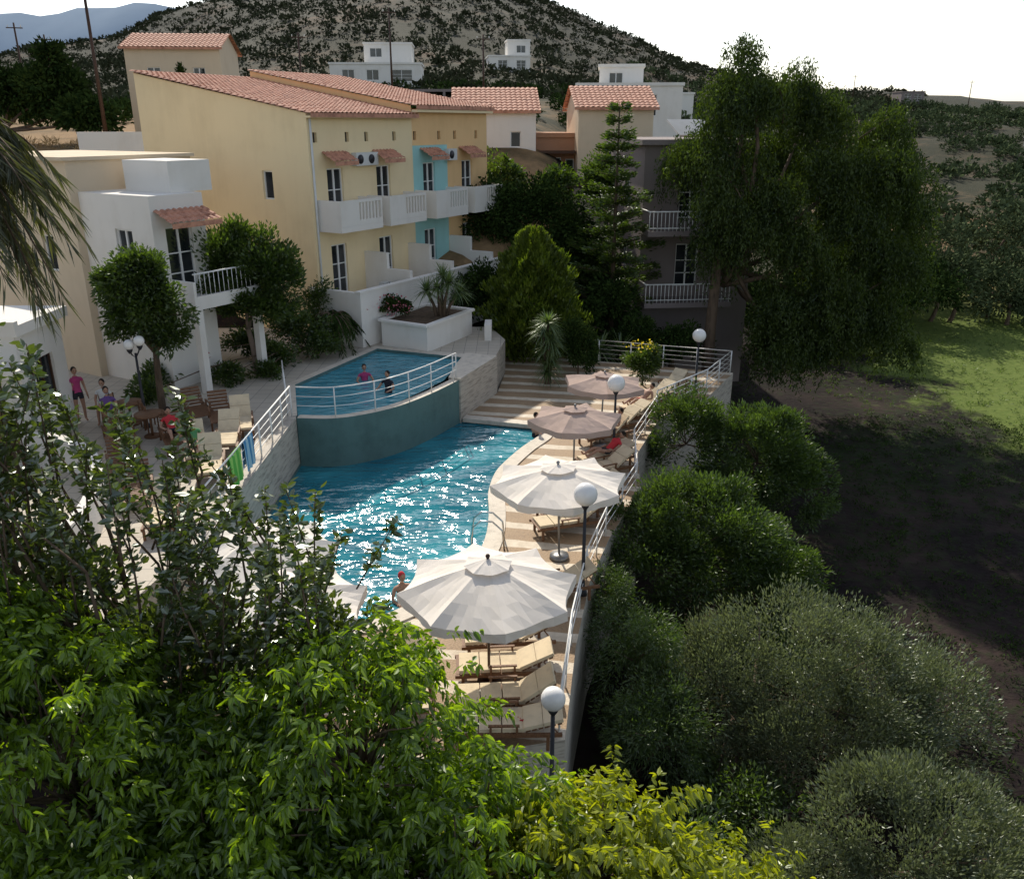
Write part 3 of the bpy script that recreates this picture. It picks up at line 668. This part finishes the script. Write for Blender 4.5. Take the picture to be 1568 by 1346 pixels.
z=11.2;i=0
while z>1.5:
    r=.35+ (11.5-z)*.27;r=min(r,2.1);nb=7
    for k in range(nb):
        a=2*math.pi*k/nb+i*.7+rng.uniform(-.35,.35);dx,dy=math.cos(a),math.sin(a);rk=r*rng.uniform(.55,1.15);sl=rng.uniform(-.1,.35)
        tip=(bx+dx*rk,by+dy*rk,z+rk*sl);tube(m,[(bx,by,z),tip],[.035,.012],1,5)
        q=int(130*rk);t=rng.uniform(.1,1.05,q);side=rng.normal(size=q)*.15*(1.2-t)*2
        C=np.stack([bx+dx*rk*t-dy*side,by+dy*rk*t+dx*side,z+rk*sl*t+rng.normal(size=q)*.10],-1)
        A=np.stack([dx*np.ones(q)-dy*np.sign(side),dy*np.ones(q)+dx*np.sign(side),.3*np.ones(q)],-1)
        leaves(m,C,A,.22,.08)
    z-=.5+rng.uniform(0,.35);i+=1
m.build('norfolk_pine',[F_MID,BARK])
m=M();nn=30000;t=rng.uniform(0,1,nn)**.8;ang=rng.uniform(0,2*np.pi,nn)
prof=np.interp(t,[0,.12,.35,.6,.85,1],[.75,1,1,.82,.5,.12])*2.1*(1+.16*np.sin(ang*5+t*9)+.13*np.sin(ang*9-t*23)+.1*np.sin(t*40+ang*3));rr_=prof*rng.uniform(.7,1.03,nn)
C=np.stack([1.0+rr_*np.cos(ang),39.5+rr_*np.sin(ang),.1+t*(5.4+.5*np.sin(ang*3))],-1)
A=np.stack([np.cos(ang)*.5,np.sin(ang)*.5,np.ones(nn)*1.2],-1)+rng.normal(size=(nn,3))*.35
leaves(m,C,A,.26,.09);tube(m,[(1,39.5,-.5),(1,39.5,4.5)],[.15,.04],1,8);m.build('thuja_shrub',[F_THUJA,BARK])
tree('dark_tree',(1.5,47,-1),(1.5,47,2.5),[(-1,47.5,5.4,2.2,2,2.4),(1.5,47,5.8,2.6,2,2.6),(3.4,46.5,4.6,2.0,2,2.6),(2.8,45.5,2.4,3,1.6,2),(5.2,42.8,1.6,1.5,1.6,1.8)],24000,.24,.12,F_DARK)
tree('dark_tree',(8.0,41.5,-1.5),(8,41.5,-.5),[(8.2,41,.0,1.8,1.6,1.5),(6.2,41,.2,1.8,1.5,1.5),(3.6,42,1.1,1.6,1.5,1.4)],12000,.2,.1,F_DARK)
tree('dark_tree',(-1.6,50.5,3),(-1.6,50.5,6),[(-.6,51,7.4,1.7,1.8,1.7),(2.6,53,6.6,1.8,1.8,1.6),(5.6,53,7.0,2.0,1.8,1.8)],12000,.25,.12,F_MID)
tree('garden_bush',(-1.2,41.5,1),(-1.2,41.5,1.6),[(-1.2,41.3,2.6,1.5,1.2,1.7),(-2.6,41.3,2.4,1.2,1,1.5),(-.1,40,1.2,1.3,1.1,1.5)],12000,.2,.1,F_DARK)
tree('round_dark_tree',(-11.35,26.2,UZ-.1),(-11.3,26.2,3.7),[(-11.6,26.2,5.7,1.2,1.2,1.3),(-11.0,26.0,5.0,1.1,1.1,1.3),(-11.9,26.2,4.8,1.0,1,1.3),(-11.2,26.1,6.2,.8,.8,.8),(-10.7,26.0,4.2,.7,.7,.8),(-12.2,26,5.9,.6,.6,.7)],22000,.15,.075,F_MID,.13,blob=.38,nb=24)
tree('citrus_tree',(-9.75,31.3,UZ-.1),(-9.9,31.3,3.3),[(-10.4,31.3,5.5,1.6,1.4,1.9),(-8.9,31.3,5.2,1.3,1.3,1.7),(-9.7,31,4.4,1.7,1.4,1.4)],24000,.18,.09,F_MID,.13,PALEB,droop=-.6,blob=.34,nb=36)
tree('garden_shrubs',(-8.3,33.5,UZ-.1),(-8.3,33.5,2),[(-8.5,33.6,2.6,1.2,.9,1.2),(-7.6,33.2,2.2,.8,.7,.8),(-9.3,34.6,2.8,1,.8,1.2),(-10.6,33.4,2.2,1.1,.8,.8),(-11.8,31,2.1,.9,.7,.7),(-12.6,29.3,2.0,.9,.7,.6),(-8.3,36,3.2,.9,.7,1.2),(-9.2,31.9,2.0,1.1,.7,.7),(-10.4,29.6,1.9,.8,.6,.6),(-12.3,27.4,1.9,.8,.6,.6),(-9.2,30.6,1.8,.7,.5,.5)],20000,.16,.07,F_MID,.05)
tree('oleander_shrub',(-6.6,37,UZ-.3),(-6.6,37,2.2),[(-5.5,38.6,3.0,.7,.5,.7),(-6.0,37.2,2.2,.6,.5,.6)],4000,.16,.06,F_MID,.04)
def rosette(m,c,n,L,W,mi,el=(-.3,1.3),segs=5,droop=.5):
    for k in range(n):
        a=rng.uniform(0,2*np.pi);e_=rng.uniform(*el);l=L*rng.uniform(.7,1.1)
        d=np.array([math.cos(a)*math.cos(e_),math.sin(a)*math.cos(e_),math.sin(e_)]);s=np.array([-math.sin(a),math.cos(a),0])
        V=[]
        for i in range(segs+1):
            t=i/segs;p=np.array(c)+d*l*t+np.array([0,0,-1])*droop*l*t*t*math.cos(e_);w=W*(1-t*.92)*(.6+.4*min(1,t*4))
            V+=[p-s*w/2,p+s*w/2]
        m.add(V,np.array([(2*i,2*i+1,2*i+3,2*i+2) for i in range(segs)]),mi)
def yucca(name,heads,n,L,W,mt,base):
    m=M()
    for h in heads:
        rosette(m,h,n,L,W,0);tube(m,[(base[0]+(h[0]-base[0])*.3,base[1],base[2]),((base[0]+h[0])/2,(base[1]+h[1])/2,(base[2]+h[2])/2),h],[.09,.07,.05],1,7)
    return m.build(name,[mt,BARK])
yucca('yucca_plant',[(1.5,34.6,2.75),(1.55,34.5,2.2),(1.45,34.6,1.6),(1.6,34.5,1.1),(1.3,34.7,2.4),(1.7,34.5,1.9),(1.5,34.5,.7)],120,.85,.07,F_YUCCA,(1.5,34.6,.1))
yucca('dragon_tree',[(-3.2,36.3,3.9),(-2.7,36.5,4.1),(-3.7,36.6,3.7),(-3.0,36.9,4.3),(-2.3,36.8,3.6)],110,.9,.07,F_YUCCA,(-3.1,36.5,2.6))
yucca('agave_plant',[(3.3,38,.3)],60,1.1,.12,F_YUCCA,(3.3,38,0))
yucca('agave_plant',[(5.2,39.5,.3),(4.2,39.3,.4)],60,1.3,.13,F_YUCCA,(5.2,39.5,0))
tree('flowering_shrub',(5.5,34.4,.1),(5.5,34.4,.6),[(5.5,34.4,1.0,1.0,.9,.9)],6000,.14,.06,F_MID,.05)
m=M();C=np.array([5.4,34.2,1.95])+rng.normal(size=(60,3))*[.3,.3,.08];leaves(m,C,rng.normal(size=(60,3)),.1,.08);m.build('yellow_flowers',foliage('yellow_petals',(.5,.35,.02),(.7,.5,.05)))
tree('potted_bush',(2.9,36,.1),(2.9,36,.5),[(2.8,36.2,1.3,1.1,.9,1.4)],6000,.14,.07,F_DARK,.05)
tree('bougainvillea',(-5,36,2.6),(-5,36,2.7),[(-5.0,36.2,3.1,.7,.5,.5)],1800,.12,.08,F_DARK,.03)
m=M();C=np.array([-5.1,36,3.2])+rng.normal(size=(110,3))*[.4,.3,.22];leaves(m,C,rng.normal(size=(110,3)),.1,.1);
C=np.array([-11.9,30.5,2.6])+rng.normal(size=(150,3))*[.4,.3,.3];leaves(m,C,rng.normal(size=(150,3)),.1,.1);m.build('pink_blossoms',foliage('pink_petals',(.45,.08,.18),(.6,.2,.3)))
def palm(name,c,base,nf,L,wl,el,mt):
    m=M();tube(m,[base,((base[0]+c[0])/2+.1,base[1],(base[2]+c[2])/2),c],[.28,.24,.22],1,10)
    for k in range(nf):
        a=rng.uniform(0,2*np.pi);e_=rng.uniform(*el);l=L*rng.uniform(.8,1.1);d=np.array([math.cos(a)*math.cos(e_),math.sin(a)*math.cos(e_),math.sin(e_)]);s=np.array([-math.sin(a),math.cos(a),0])
        P=[np.array(c)+d*l*t+np.array([0,0,-1])*l*.95*t*t for t in np.linspace(0,1,9)];tube(m,P,[.02]*8+[.005],1,4)
        q=110;t=rng.uniform(.12,1,q);C=np.array(c)+d*l*t[:,None]+np.array([0,0,-1])*l*.95*(t**2)[:,None]
        sg=np.sign(rng.normal(size=q))[:,None]
        A=s*sg*.7+d*.6+np.array([0,0,-.8])-np.array([0,0,1])*t[:,None]*.7+rng.normal(size=(q,3))*.12
        leaves(m,C,A,wl,.045)
    return m.build(name,[mt,BARK])
palm('palm_tree',(-12.7,20.0,10.5),(-13.0,20,1.6),120,2.5,.75,(-.9,1.0),F_PALM)
palm('cycad_palm',(-7.4,34.6,3.0),(-7.4,34.6,1.5),55,1.35,.3,(-.1,1.1),F_DARK)
tree('left_hillside_tree',(-36,64,8),(-36,64,10),[(-32,64,12.0,2.6,2.4,2.4),(-35.5,65,12.3,3.0,2.4,2.4),(-29.5,63,10.8,2.2,2,1.6),(-31.8,64,14.2,1.2,1.4,2)],16000,.4,.2,F_DARK,.2)
tree('cypress_tree',(-24,67,9),(-24,67,10),[(-24,67,12.6,.5,.5,1.8)],2500,.25,.1,F_DARK,.08)
# ---- right bushes
def bush(name,cl,n,L,W,mt,**k):
    b=cl[0];return tree(name,(b[0],b[1],-3.3),(b[0],b[1],b[2]-b[5]*.6),cl,n,L,W,mt,.09,**k)
bush('olive_bush',[(6.6,16.3,-2.0,3.2,2.6,2.7),(4.8,16.2,-2.1,1.9,1.8,2.2),(8.8,16.0,-2.5,2.3,2.2,2.2),(6.6,14.8,-2.6,3,1.6,2.2)],74000,.11,.036,F_OLIVE,nb=70,blob=.2,droop=-.5,shell=.78,outw=1,inner=.1)
bush('olive_bush',[(7.0,11.4,-1.9,2.3,2.0,2.1),(5.2,11.0,-2.5,1.5,1.5,1.7),(9,11.4,-2.6,1.8,1.6,1.8)],46000,.105,.034,F_OLIVE,nb=70,blob=.2,droop=-.5,shell=.78,outw=1,inner=.1)
bush('tamarisk_bush',[(5.3,21.6,-.9,2.6,2.3,2.4),(3.7,21.0,-1.0,1.8,1.5,2.1),(7.2,21.4,-1.8,1.9,1.7,1.9)],46000,.15,.05,F_PINE,nb=60,blob=.22,droop=-.3,shell=.7,inner=.1)
bush('tamarisk_bush',[(8.6,27.6,-.6,2.3,2.1,2.2),(6.2,28.3,-.2,1.6,1.6,2.1),(9.9,27.2,-1.5,1.5,1.5,1.6)],34000,.17,.055,F_PINE,nb=55,blob=.24,droop=-.3,shell=.7,inner=.1)
bush('feathery_bush',[(2.9,16.6,-1.2,1.3,1.5,2.0),(3.1,14.6,-1.9,1.5,1.5,1.9),(2.4,18.4,-1.1,1.0,1.0,1.7)],32000,.12,.025,F_PINE,nb=50,blob=.25,droop=.6,shell=.6)
bush('undergrowth',[(3.2,11.6,-2.2,1.6,1.5,1.4),(4.8,13.3,-2.5,1.6,1.5,1.2),(6.3,18.8,-2.6,2.4,1.5,1.2),(7.4,24.2,-2.6,2.4,1.8,1.3),(2.1,10.2,-2.0,1.3,1.2,1.5)],28000,.12,.045,F_PINE,nb=40)
def scatter(m,xs,ys,rad,nl,L,W,mi=0,sq=.8):
    k=len(xs);zz=hfun(xs,ys);rad=rad[:,None,None];d=unit(rng.normal(size=(k*nl,3))).reshape(k,nl,3);d[:,:,2]=np.abs(d[:,:,2])
    P=np.stack([xs,ys,zz],-1)[:,None,:]+d*rad*rng.uniform(.5,1,(k,nl,1))*np.array([1,1,sq])
    A=d.reshape(-1,3)+rng.normal(size=(k*nl,3))*.8
    s=np.repeat(rad.reshape(-1),nl)[:,None]
    leaves(m,P.reshape(-1,3),A,L*s,W*s,mi)
m=M();q=3600;sx=rng.uniform(9,30,q);sy=rng.uniform(9,40,q);scatter(m,sx,sy,rng.uniform(.06,.30,q),20,.55,.16);m.build('field_weeds',F_DARK)
m=M();q=3600;sx=rng.uniform(17,44,q);sy=rng.uniform(31,62,q);scatter(m,sx,sy,rng.uniform(.05,.16,q),12,1.1,.22);m.build('grass_tufts',F_MID)
cl=[]
for k in range(52):
    y=rng.uniform(60,86);x=rng.uniform(22,64)*(y/74);cl.append((x,y,-1.8+rng.uniform(0,2.2),rng.uniform(2.0,3.4),rng.uniform(2,3),rng.uniform(1.6,2.7)))
m=M();crown(m,cl,84000,.36,.16,0,nb=30,shell=.6,inner=.1)
for c in cl: limb(m,(c[0],c[1],-3.4),(c[0],c[1],c[2]),.2,.1,1)
m.build('olive_tree_row',[F_OLROW,BARK])
cl=[]
for k in range(16): cl.append((rng.uniform(16,30),rng.uniform(52,62),rng.uniform(-1.8,0),rng.uniform(2,3),2.2,rng.uniform(1.8,2.8)))
m=M();crown(m,cl,30000,.3,.14,0,nb=24,shell=.65);m.build('hedge_trees',[F_DARK])
q=1250;sy=84+206*rng.uniform(0,1,q)**.8;sx=sy*rng.uniform(.12,.8,q);m=M();scatter(m,sx,sy,rng.uniform(1.0,2.9,q),80,.34,.2);m.build('olive_grove',F_OLROW)
q=11000;sy=rng.uniform(120,510,q);sx=sy*rng.uniform(-.62,.45,q);m=M();scatter(m,sx,sy,rng.uniform(.4,1.0,q)**2*2.3*(.6+.4*sy/500),18,.65,.46);m.build('hillside_scrub',F_SCRUB)
q=190;sy=rng.uniform(74,150,q);sx=sy*rng.uniform(-.55,.14,q);m=M();scatter(m,sx,sy,rng.uniform(1.0,2.2,q),150,.28,.16);m.build('village_trees',F_DARK)
q=420;sx=rng.uniform(-36,-14,q);sy=rng.uniform(44,62,q);m=M();scatter(m,sx,sy,rng.uniform(.2,.6,q),34,.8,.1);m.build('dry_bushes',foliage('dry_grass_blades',(.22,.14,.06),(.48,.33,.16),.3,.02,tr=(1.1,1,.8)))
# ---------------------------------------------------------------- foreground trees
def hang_tree(name,clumps,n,L,W,mt,base,nb=40):
    m=M();fork=(base[0],base[1],base[2]+4.5)
    limb(m,base,fork,.2,.14,1,.04,10)
    for (cx,cy,cz,rx,ry,rz) in clumps:
        limb(m,fork,(cx,cy,cz),.1,.05,1)
        d=unit(rng.normal(size=(nb,3)));d[:,2]=np.where(d[:,2]<-.2,-d[:,2],d[:,2]);rad=rng.uniform(.55,1.08,(nb,1))
        tips=d*rad*np.array([rx,ry,rz])+np.array([cx,cy,cz])
        for tp,dd in zip(tips,d):
            limb(m,(cx,cy,cz),tp,.025,.006,1,.2,4)
            k=int(n/nb)
            tw=9;o_=tp+rng.normal(size=(tw,3))*.13*np.array([1,1,.6]);dirs=unit(dd+rng.normal(size=(tw,3))*.8)
            it=rng.integers(0,tw,k);t=rng.uniform(0,1,(k,1))*.40
            P=o_[it]+dirs[it]*t-np.array([0,0,1])*t*t*.9
            side=unit(np.cross(dirs[it],rng.normal(size=(k,3))))
            A=dirs[it]*.5+side*.7+np.array([0,0,-.75])
            leaves(m,P+side*.015,A,L,W,0,True,.18)
    return m.build(name,[mt,BARK])
hang_tree('ficus_tree',[(-1.5,6.6,4.4,1.25,1.2,1.45),(-2.6,6.2,4.0,1.2,1.2,1.35),(-.5,6.1,3.7,1.0,1.0,1.3),(-1.5,5.4,3.4,1.5,1.0,1.2)],10500,.105,.042,F_BRIGHT,(-1.6,6.2,-3.2),60)
hang_tree('ficus_tree',[(-4.1,6.4,4.5,1.4,1.2,1.5),(-5.2,6.6,4.9,1.2,1.2,1.4),(-3.6,5.4,3.8,1.3,1.0,1.2),(-3.0,6.9,4.0,1.0,1.0,1.2)],10500,.105,.042,F_BRIGHT,(-4.2,6.2,-3.2),60)
hang_tree('ficus_tree',[(.7,6.2,3.5,1.0,1.0,1.1),(1.7,5.7,3.0,1.1,1.0,1.1),(2.4,5.3,2.5,.9,.9,.9),(.4,5.2,2.9,1.2,.8,1.1)],10000,.105,.042,F_BRIGHT2,(1.2,5.8,-3.2),60)
m=M();fork=(-4.2,8.0,3.6);limb(m,(-4.2,8.0,-3.2),fork,.2,.13,1,.03,10)
tx=[-5.6,-4.9,-4.3,-3.95,-3.7,-3.3,-2.9,-2.3,-1.9,-1.6];tz=[9.2,8.4,7.5,8.0,8.1,7.6,7.1,6.8,6.8,6.4]
LC=[];LA=[]
for k in range(120):
    x=rng.uniform(-6.2,-1.5) if k%4 else rng.uniform(-6.2,-4.6);y=rng.uniform(7.0,8.7);top=np.interp(x,tx,tz)-abs(rng.normal())*.85+.1
    z0=top-rng.uniform(.9,1.8);lean=rng.normal()*.22;b=np.array([x-lean+.15*(-4-x)*.3,y+rng.uniform(-.2,.2),z0]);t_=np.array([x+lean,y,top])
    if k%3==0: limb(m,fork,b,.05,.015,1,.12,5)
    limb(m,b,t_,.014,.005,1,.03,4)
    q=int(44*np.linalg.norm(t_-b));t=rng.uniform(.1,1,(q,1))**.6;C=b+(t_-b)*t;a=rng.uniform(0,2*np.pi,q);A=np.stack([np.cos(a),np.sin(a),rng.uniform(.0,1.5,q)],-1)
    LC.append(C+rng.normal(size=C.shape)*.03);LA.append(A)
leaves(m,np.concatenate(LC),np.concatenate(LA),.125,.062,0,True,.12)
crown(m,[(-5.2,7.6,5.6,1.6,1.2,1.4),(-3.6,7.6,5.0,1.5,1.1,1.2),(-2.3,7.8,4.9,1.0,.9,1.1)],8500,.125,.06,0,True,droop=-.6,blob=.35)
m.build('laurel_tree',[F_LAUREL,BARK])
# ---------------------------------------------------------------- people
SKIN=mat('skin',(.42,.24,.16),.08,6,.6,60,.05)
def cloth(n,c): return mat(n,c,.15,5,.9,60,.15)
HAIR=cloth('dark_hair',(.02,.014,.01));REDC=cloth('red_cloth',(.55,.04,.05));PINKC=cloth('magenta_cloth',(.45,.06,.18));DARKC=cloth('dark_cloth',(.03,.03,.04));BLUEC=cloth('purple_cloth',(.15,.08,.25));GREENC=cloth('green_cloth',(.08,.25,.1));WHC=cloth('white_cloth',(.7,.7,.68))
def person(name,loc,rz,pose='stand',top=REDC,bot=DARKC,hair=HAIR,scale=1.0):
    if pose=='sit': pel=Vector((0,0,.55));T=Vector((0,.08,1)).normalized();kn=(-.43,.0);an=(-.47,-.43)
    elif pose=='lie': pel=Vector((0,0,.52));T=Vector((0,.8,.6)).normalized();kn=(-.44,.12);an=(-.83,-.03)
    else: pel=Vector((0,0,.95));T=Vector((0,0,1));kn=(-.03,-.45);an=(.0,-.87)
    pts=[];ed=[];rad=[];tag=[]
    def v(p,r,t,par=None):
        pts.append(Vector(p));rad.append(r);tag.append(t)
        if par is not None: ed.append((par,len(pts)-1))
        return len(pts)-1
    p0=v(pel,.135,2);p1=v(pel+T*.18,.12,1,p0);p2=v(pel+T*.36,.14,1,p1);p3=v(pel+T*.5,.075,1,p2);p4=v(pel+T*.6,.052,0,p3)
    for s in (-1,1):
        sh=v(pel+T*.46+Vector((s*.18,0,0)),.058,1,p2)
        S=pts[sh]
        if pose=='stand': el=S+Vector((s*.06,.02,-.29));wr=el+Vector((s*.02,-.08,-.25))
        elif pose=='water': el=S+Vector((s*.12,-.12,-.22));wr=el+Vector((-s*.05,-.24,-.02))
        elif pose=='sit': el=S+Vector((s*.07,-.05,-.27));wr=el+Vector((-s*.06,-.22,-.1))
        else: el=S+Vector((s*.1,-.1,-.22));wr=el+Vector((-s*.06,-.24,.02))
        e_=v(el,.04,0,sh);w_=v(wr,.028,0,e_);hd=(wr-el).normalized();hp=v(wr+hd*.07,.03,0,w_)
        side=Vector((0,1,0)) if abs(hd.z)>.6 else Vector((1,0,0))
        for f in range(4):
            q=pts[hp]+side*(f-1.5)*.02+hd*.02;a_=v(q,.0085,0,hp);bb_=v(q+hd*(.035+.006*(1.5-abs(f-1.5))),.008,0,a_);v(pts[bb_]+hd*.02+Vector((0,0,-.015)),.0065,0,bb_)
        q=v(wr+hd*.03+side*-.035,.01,0,w_);v(pts[q]+hd*.035-side*.012,.008,0,q)
        hi=v(pel+Vector((s*.095,0,-.03)),.095,2,p0);k_=v(pel+Vector((s*.11,kn[0],kn[1])),.058,0,hi)
        a_=v(pel+Vector((s*.12,an[0],an[1])),.038,0,k_)
        fd=Vector((0,-.16,-.03)) if pose!='lie' else Vector((0,-.08,.13));v(pts[a_]+fd,.03,0,a_)
    me=D.meshes.new('sk');me.from_pydata([tuple(p) for p in pts],ed,[]);o=D.objects.new('sk',me);col.objects.link(o)
    bm=bmesh.new();bm.from_mesh(me);ly=bm.verts.layers.skin.verify();bm.verts.ensure_lookup_table()
    for i,vv in enumerate(bm.verts): vv[ly].radius=(rad[i],rad[i]*(.8 if i in (0,1,2) else 1));vv[ly].use_root=(i==0)
    bm.to_mesh(me);bm.free()
    o.modifiers.new('s','SKIN').use_smooth_shade=True;sb=o.modifiers.new('u','SUBSURF');sb.levels=1
    dg=bpy.context.evaluated_depsgraph_get();ev=o.evaluated_get(dg).to_mesh()
    V=np.empty(len(ev.vertices)*3);ev.vertices.foreach_get('co',V);V=V.reshape(-1,3);Fs=[tuple(p.vertices) for p in ev.polygons]
    m=M();A=np.array([tuple(pts[a]) for a,b in ed]);Bv=np.array([tuple(pts[b]) for a,b in ed]);tg=[tag[b] for a,b in ed]
    groups={0:[],1:[],2:[]}
    for f in Fs:
        c=V[list(f)].mean(0);t=np.clip(((c-A)*(Bv-A)).sum(1)/((Bv-A)**2).sum(1),0,1);dd=((A+(Bv-A)*t[:,None]-c)**2).sum(1);i=int(dd.argmin())
        g=tg[i]
        if g==0 and tag[ed[i][0]]==2 and t[i]<.45: g=2
        if g==0 and tag[ed[i][0]]==1 and t[i]<.35: g=1
        groups[g].append(f)
    for g,fs in groups.items():
        if fs: m.add(V,fs,g,True)
    D.objects.remove(o)
    h=pel+T*.72+Vector((0,-.02,0))
    sphere(m,h,(.078,.098,.118),0,16,12);sphere(m,h+Vector((0,.018,.022)),(.086,.1,.112),3,16,12)
    sphere(m,h+Vector((0,-.1,-.015)),(.013,.018,.02),0,8,6)
    for s in (-1,1):
        sphere(m,h+Vector((s*.078,0,-.01)),(.012,.02,.03),0,8,6);sphere(m,h+Vector((s*.03,-.088,.008)),.011,3,8,6)
    rbox(m,h+Vector((0,-.093,-.052)),(.04,.01,.008),0,1)
    ob=m.build(name,[SKIN,top,bot,hair],None,loc,rz);ob.scale=(scale,)*3;return ob
person('swimmer',(-5.5,30.5,.35),.3,'water',PINKC,PINKC)
person('swimmer',(-4.4,28.9,.55),-.4,'water',DARKC,DARKC)
person('swimmer',(.85,28.6,-.9),.8,'water',SKIN,DARKC)
person('swimmer',(-2.6,17.6,-1.15),.5,'water',SKIN,REDC,REDC)
person('sunbather',(2.0,21.3,.2),-1.2,'lie',REDC,REDC)
person('sunbather',(3.05,25.3,.2),-1.1,'lie',REDC,DARKC)
person('sunbather',(3.3,27.6,.2),-1.0,'lie',PINKC,DARKC)
person('sunbather',(4.9,30.6,.2),-.9,'lie',SKIN,REDC)
person('seated_guest',(-12.4,24.8,UZ),.6,'sit',BLUEC,DARKC)
person('seated_guest',(-12.9,25.6,UZ),.2,'sit',WHC,DARKC)
person('seated_guest',(-9.9,23.3,UZ),.5,'lie',REDC,DARKC)
person('seated_guest',(-8.9,22.2,UZ),.4,'lie',GREENC,DARKC)
person('standing_guest',(-13.7,25.6,UZ),.8,'stand',PINKC,DARKC)
def cloth_heap(name,x,y,z,mt,s=.3):
    m=M();V=[];k=9
    for i in range(k):
        for j in range(k):
            a=(i/(k-1)-.5)*2;b=(j/(k-1)-.5)*2;V.append((a*s,b*s*.7,.09*max(0,1-(a*a+b*b)*.5)+.035*math.sin(5*a+3*b)+.02*math.sin(9*b)))
    F=[(i*k+j,i*k+j+1,(i+1)*k+j+1,(i+1)*k+j) for i in range(k-1) for j in range(k-1)];m.add(V,F,0,True);m.build(name,mt,None,(x,y,z))
cloth_heap('draped_towel',.3,12.45,.5,REDC,.2);cloth_heap('draped_towel',-.4,12.5,.43,GREENC,.25);cloth_heap('draped_towel',-.6,13.2,.43,WHC,.25)
def table(name,x,y,z):
    m=M();tube(m,[(0,0,.7),(0,0,.74)],.45,0,20);tube(m,[(0,0,.0),(0,0,.7)],.04,0,8);tube(m,[(0,0,0),(0,0,.04)],.25,0,14)
    m.build(name,[WOOD],None,(x,y,z))
table('cafe_table',-12.0,25.3,UZ);table('cafe_table',-14.2,20.8,UZ);table('cafe_table',-10.9,24.2,UZ)
def chair(x,y,z,rz):
    m=M()
    for a in (-.21,.21):
        for b in (-.2,.2): rbox(m,(a,b,.22),(.04,.04,.44),0,0)
        rbox(m,(a,.2,.65),(.04,.04,.45),0,0)
    rbox(m,(0,0,.45),(.46,.44,.04),0,0)
    for k in range(3): rbox(m,(0,.2,.6+k*.11),(.4,.02,.06),0,0)
    m.build('wooden_chair',[WOOD],None,(x,y,z),rz)
for a in [(-12.4,24.85,.6),(-12.9,25.65,.2),(-11.3,25.0,2.2),(-13.4,21.4,1),(-10.2,24.0,2),(-11.4,24.5,-1)]: chair(a[0],a[1],UZ,a[2])
# ---------------------------------------------------------------- light, sky, camera
SE=36.0;AZ=-12.0
w=D.worlds.new("World");scene.world=w;w.use_nodes=True;nt=w.node_tree;bg=nt.nodes['Background']
sk=nt.nodes.new('ShaderNodeTexSky');sk.sky_type='NISHITA';sk.sun_disc=False;sk.sun_elevation=R(SE);sk.sun_rotation=R(AZ);sk.air_density=1.1;sk.dust_density=1.0;sk.ozone_density=2.5
hs=nt.nodes.new('ShaderNodeHueSaturation');hs.inputs['Saturation'].default_value=.55;hs.inputs['Value'].default_value=1.1
nt.links.new(sk.outputs[0],hs.inputs['Color']);nt.links.new(hs.outputs[0],bg.inputs[0]);bg.inputs[1].default_value=.15
sl=D.lights.new('sun','SUN');sl.energy=5;sl.angle=R(.5);sl.color=(1,.92,.79);so=D.objects.new('sun',sl);col.objects.link(so)
dv=Vector((math.sin(R(AZ))*math.cos(R(SE)),math.cos(R(AZ))*math.cos(R(SE)),math.sin(R(SE))))
so.rotation_euler=dv.to_track_quat('Z','Y').to_euler();so.location=(0,0,50)
cd=D.cameras.new('camera');cam=D.objects.new('camera',cd);col.objects.link(cam);cam.location=(0,0,10.5);cam.rotation_euler=(R(90-20.4),0,0)
cd.sensor_width=36;cd.lens=1300/1568*36;cd.clip_end=8000;cd.clip_start=.05
scene.camera=cam
scene.view_settings.view_transform='Standard';scene.view_settings.look='None';scene.view_settings.exposure=0
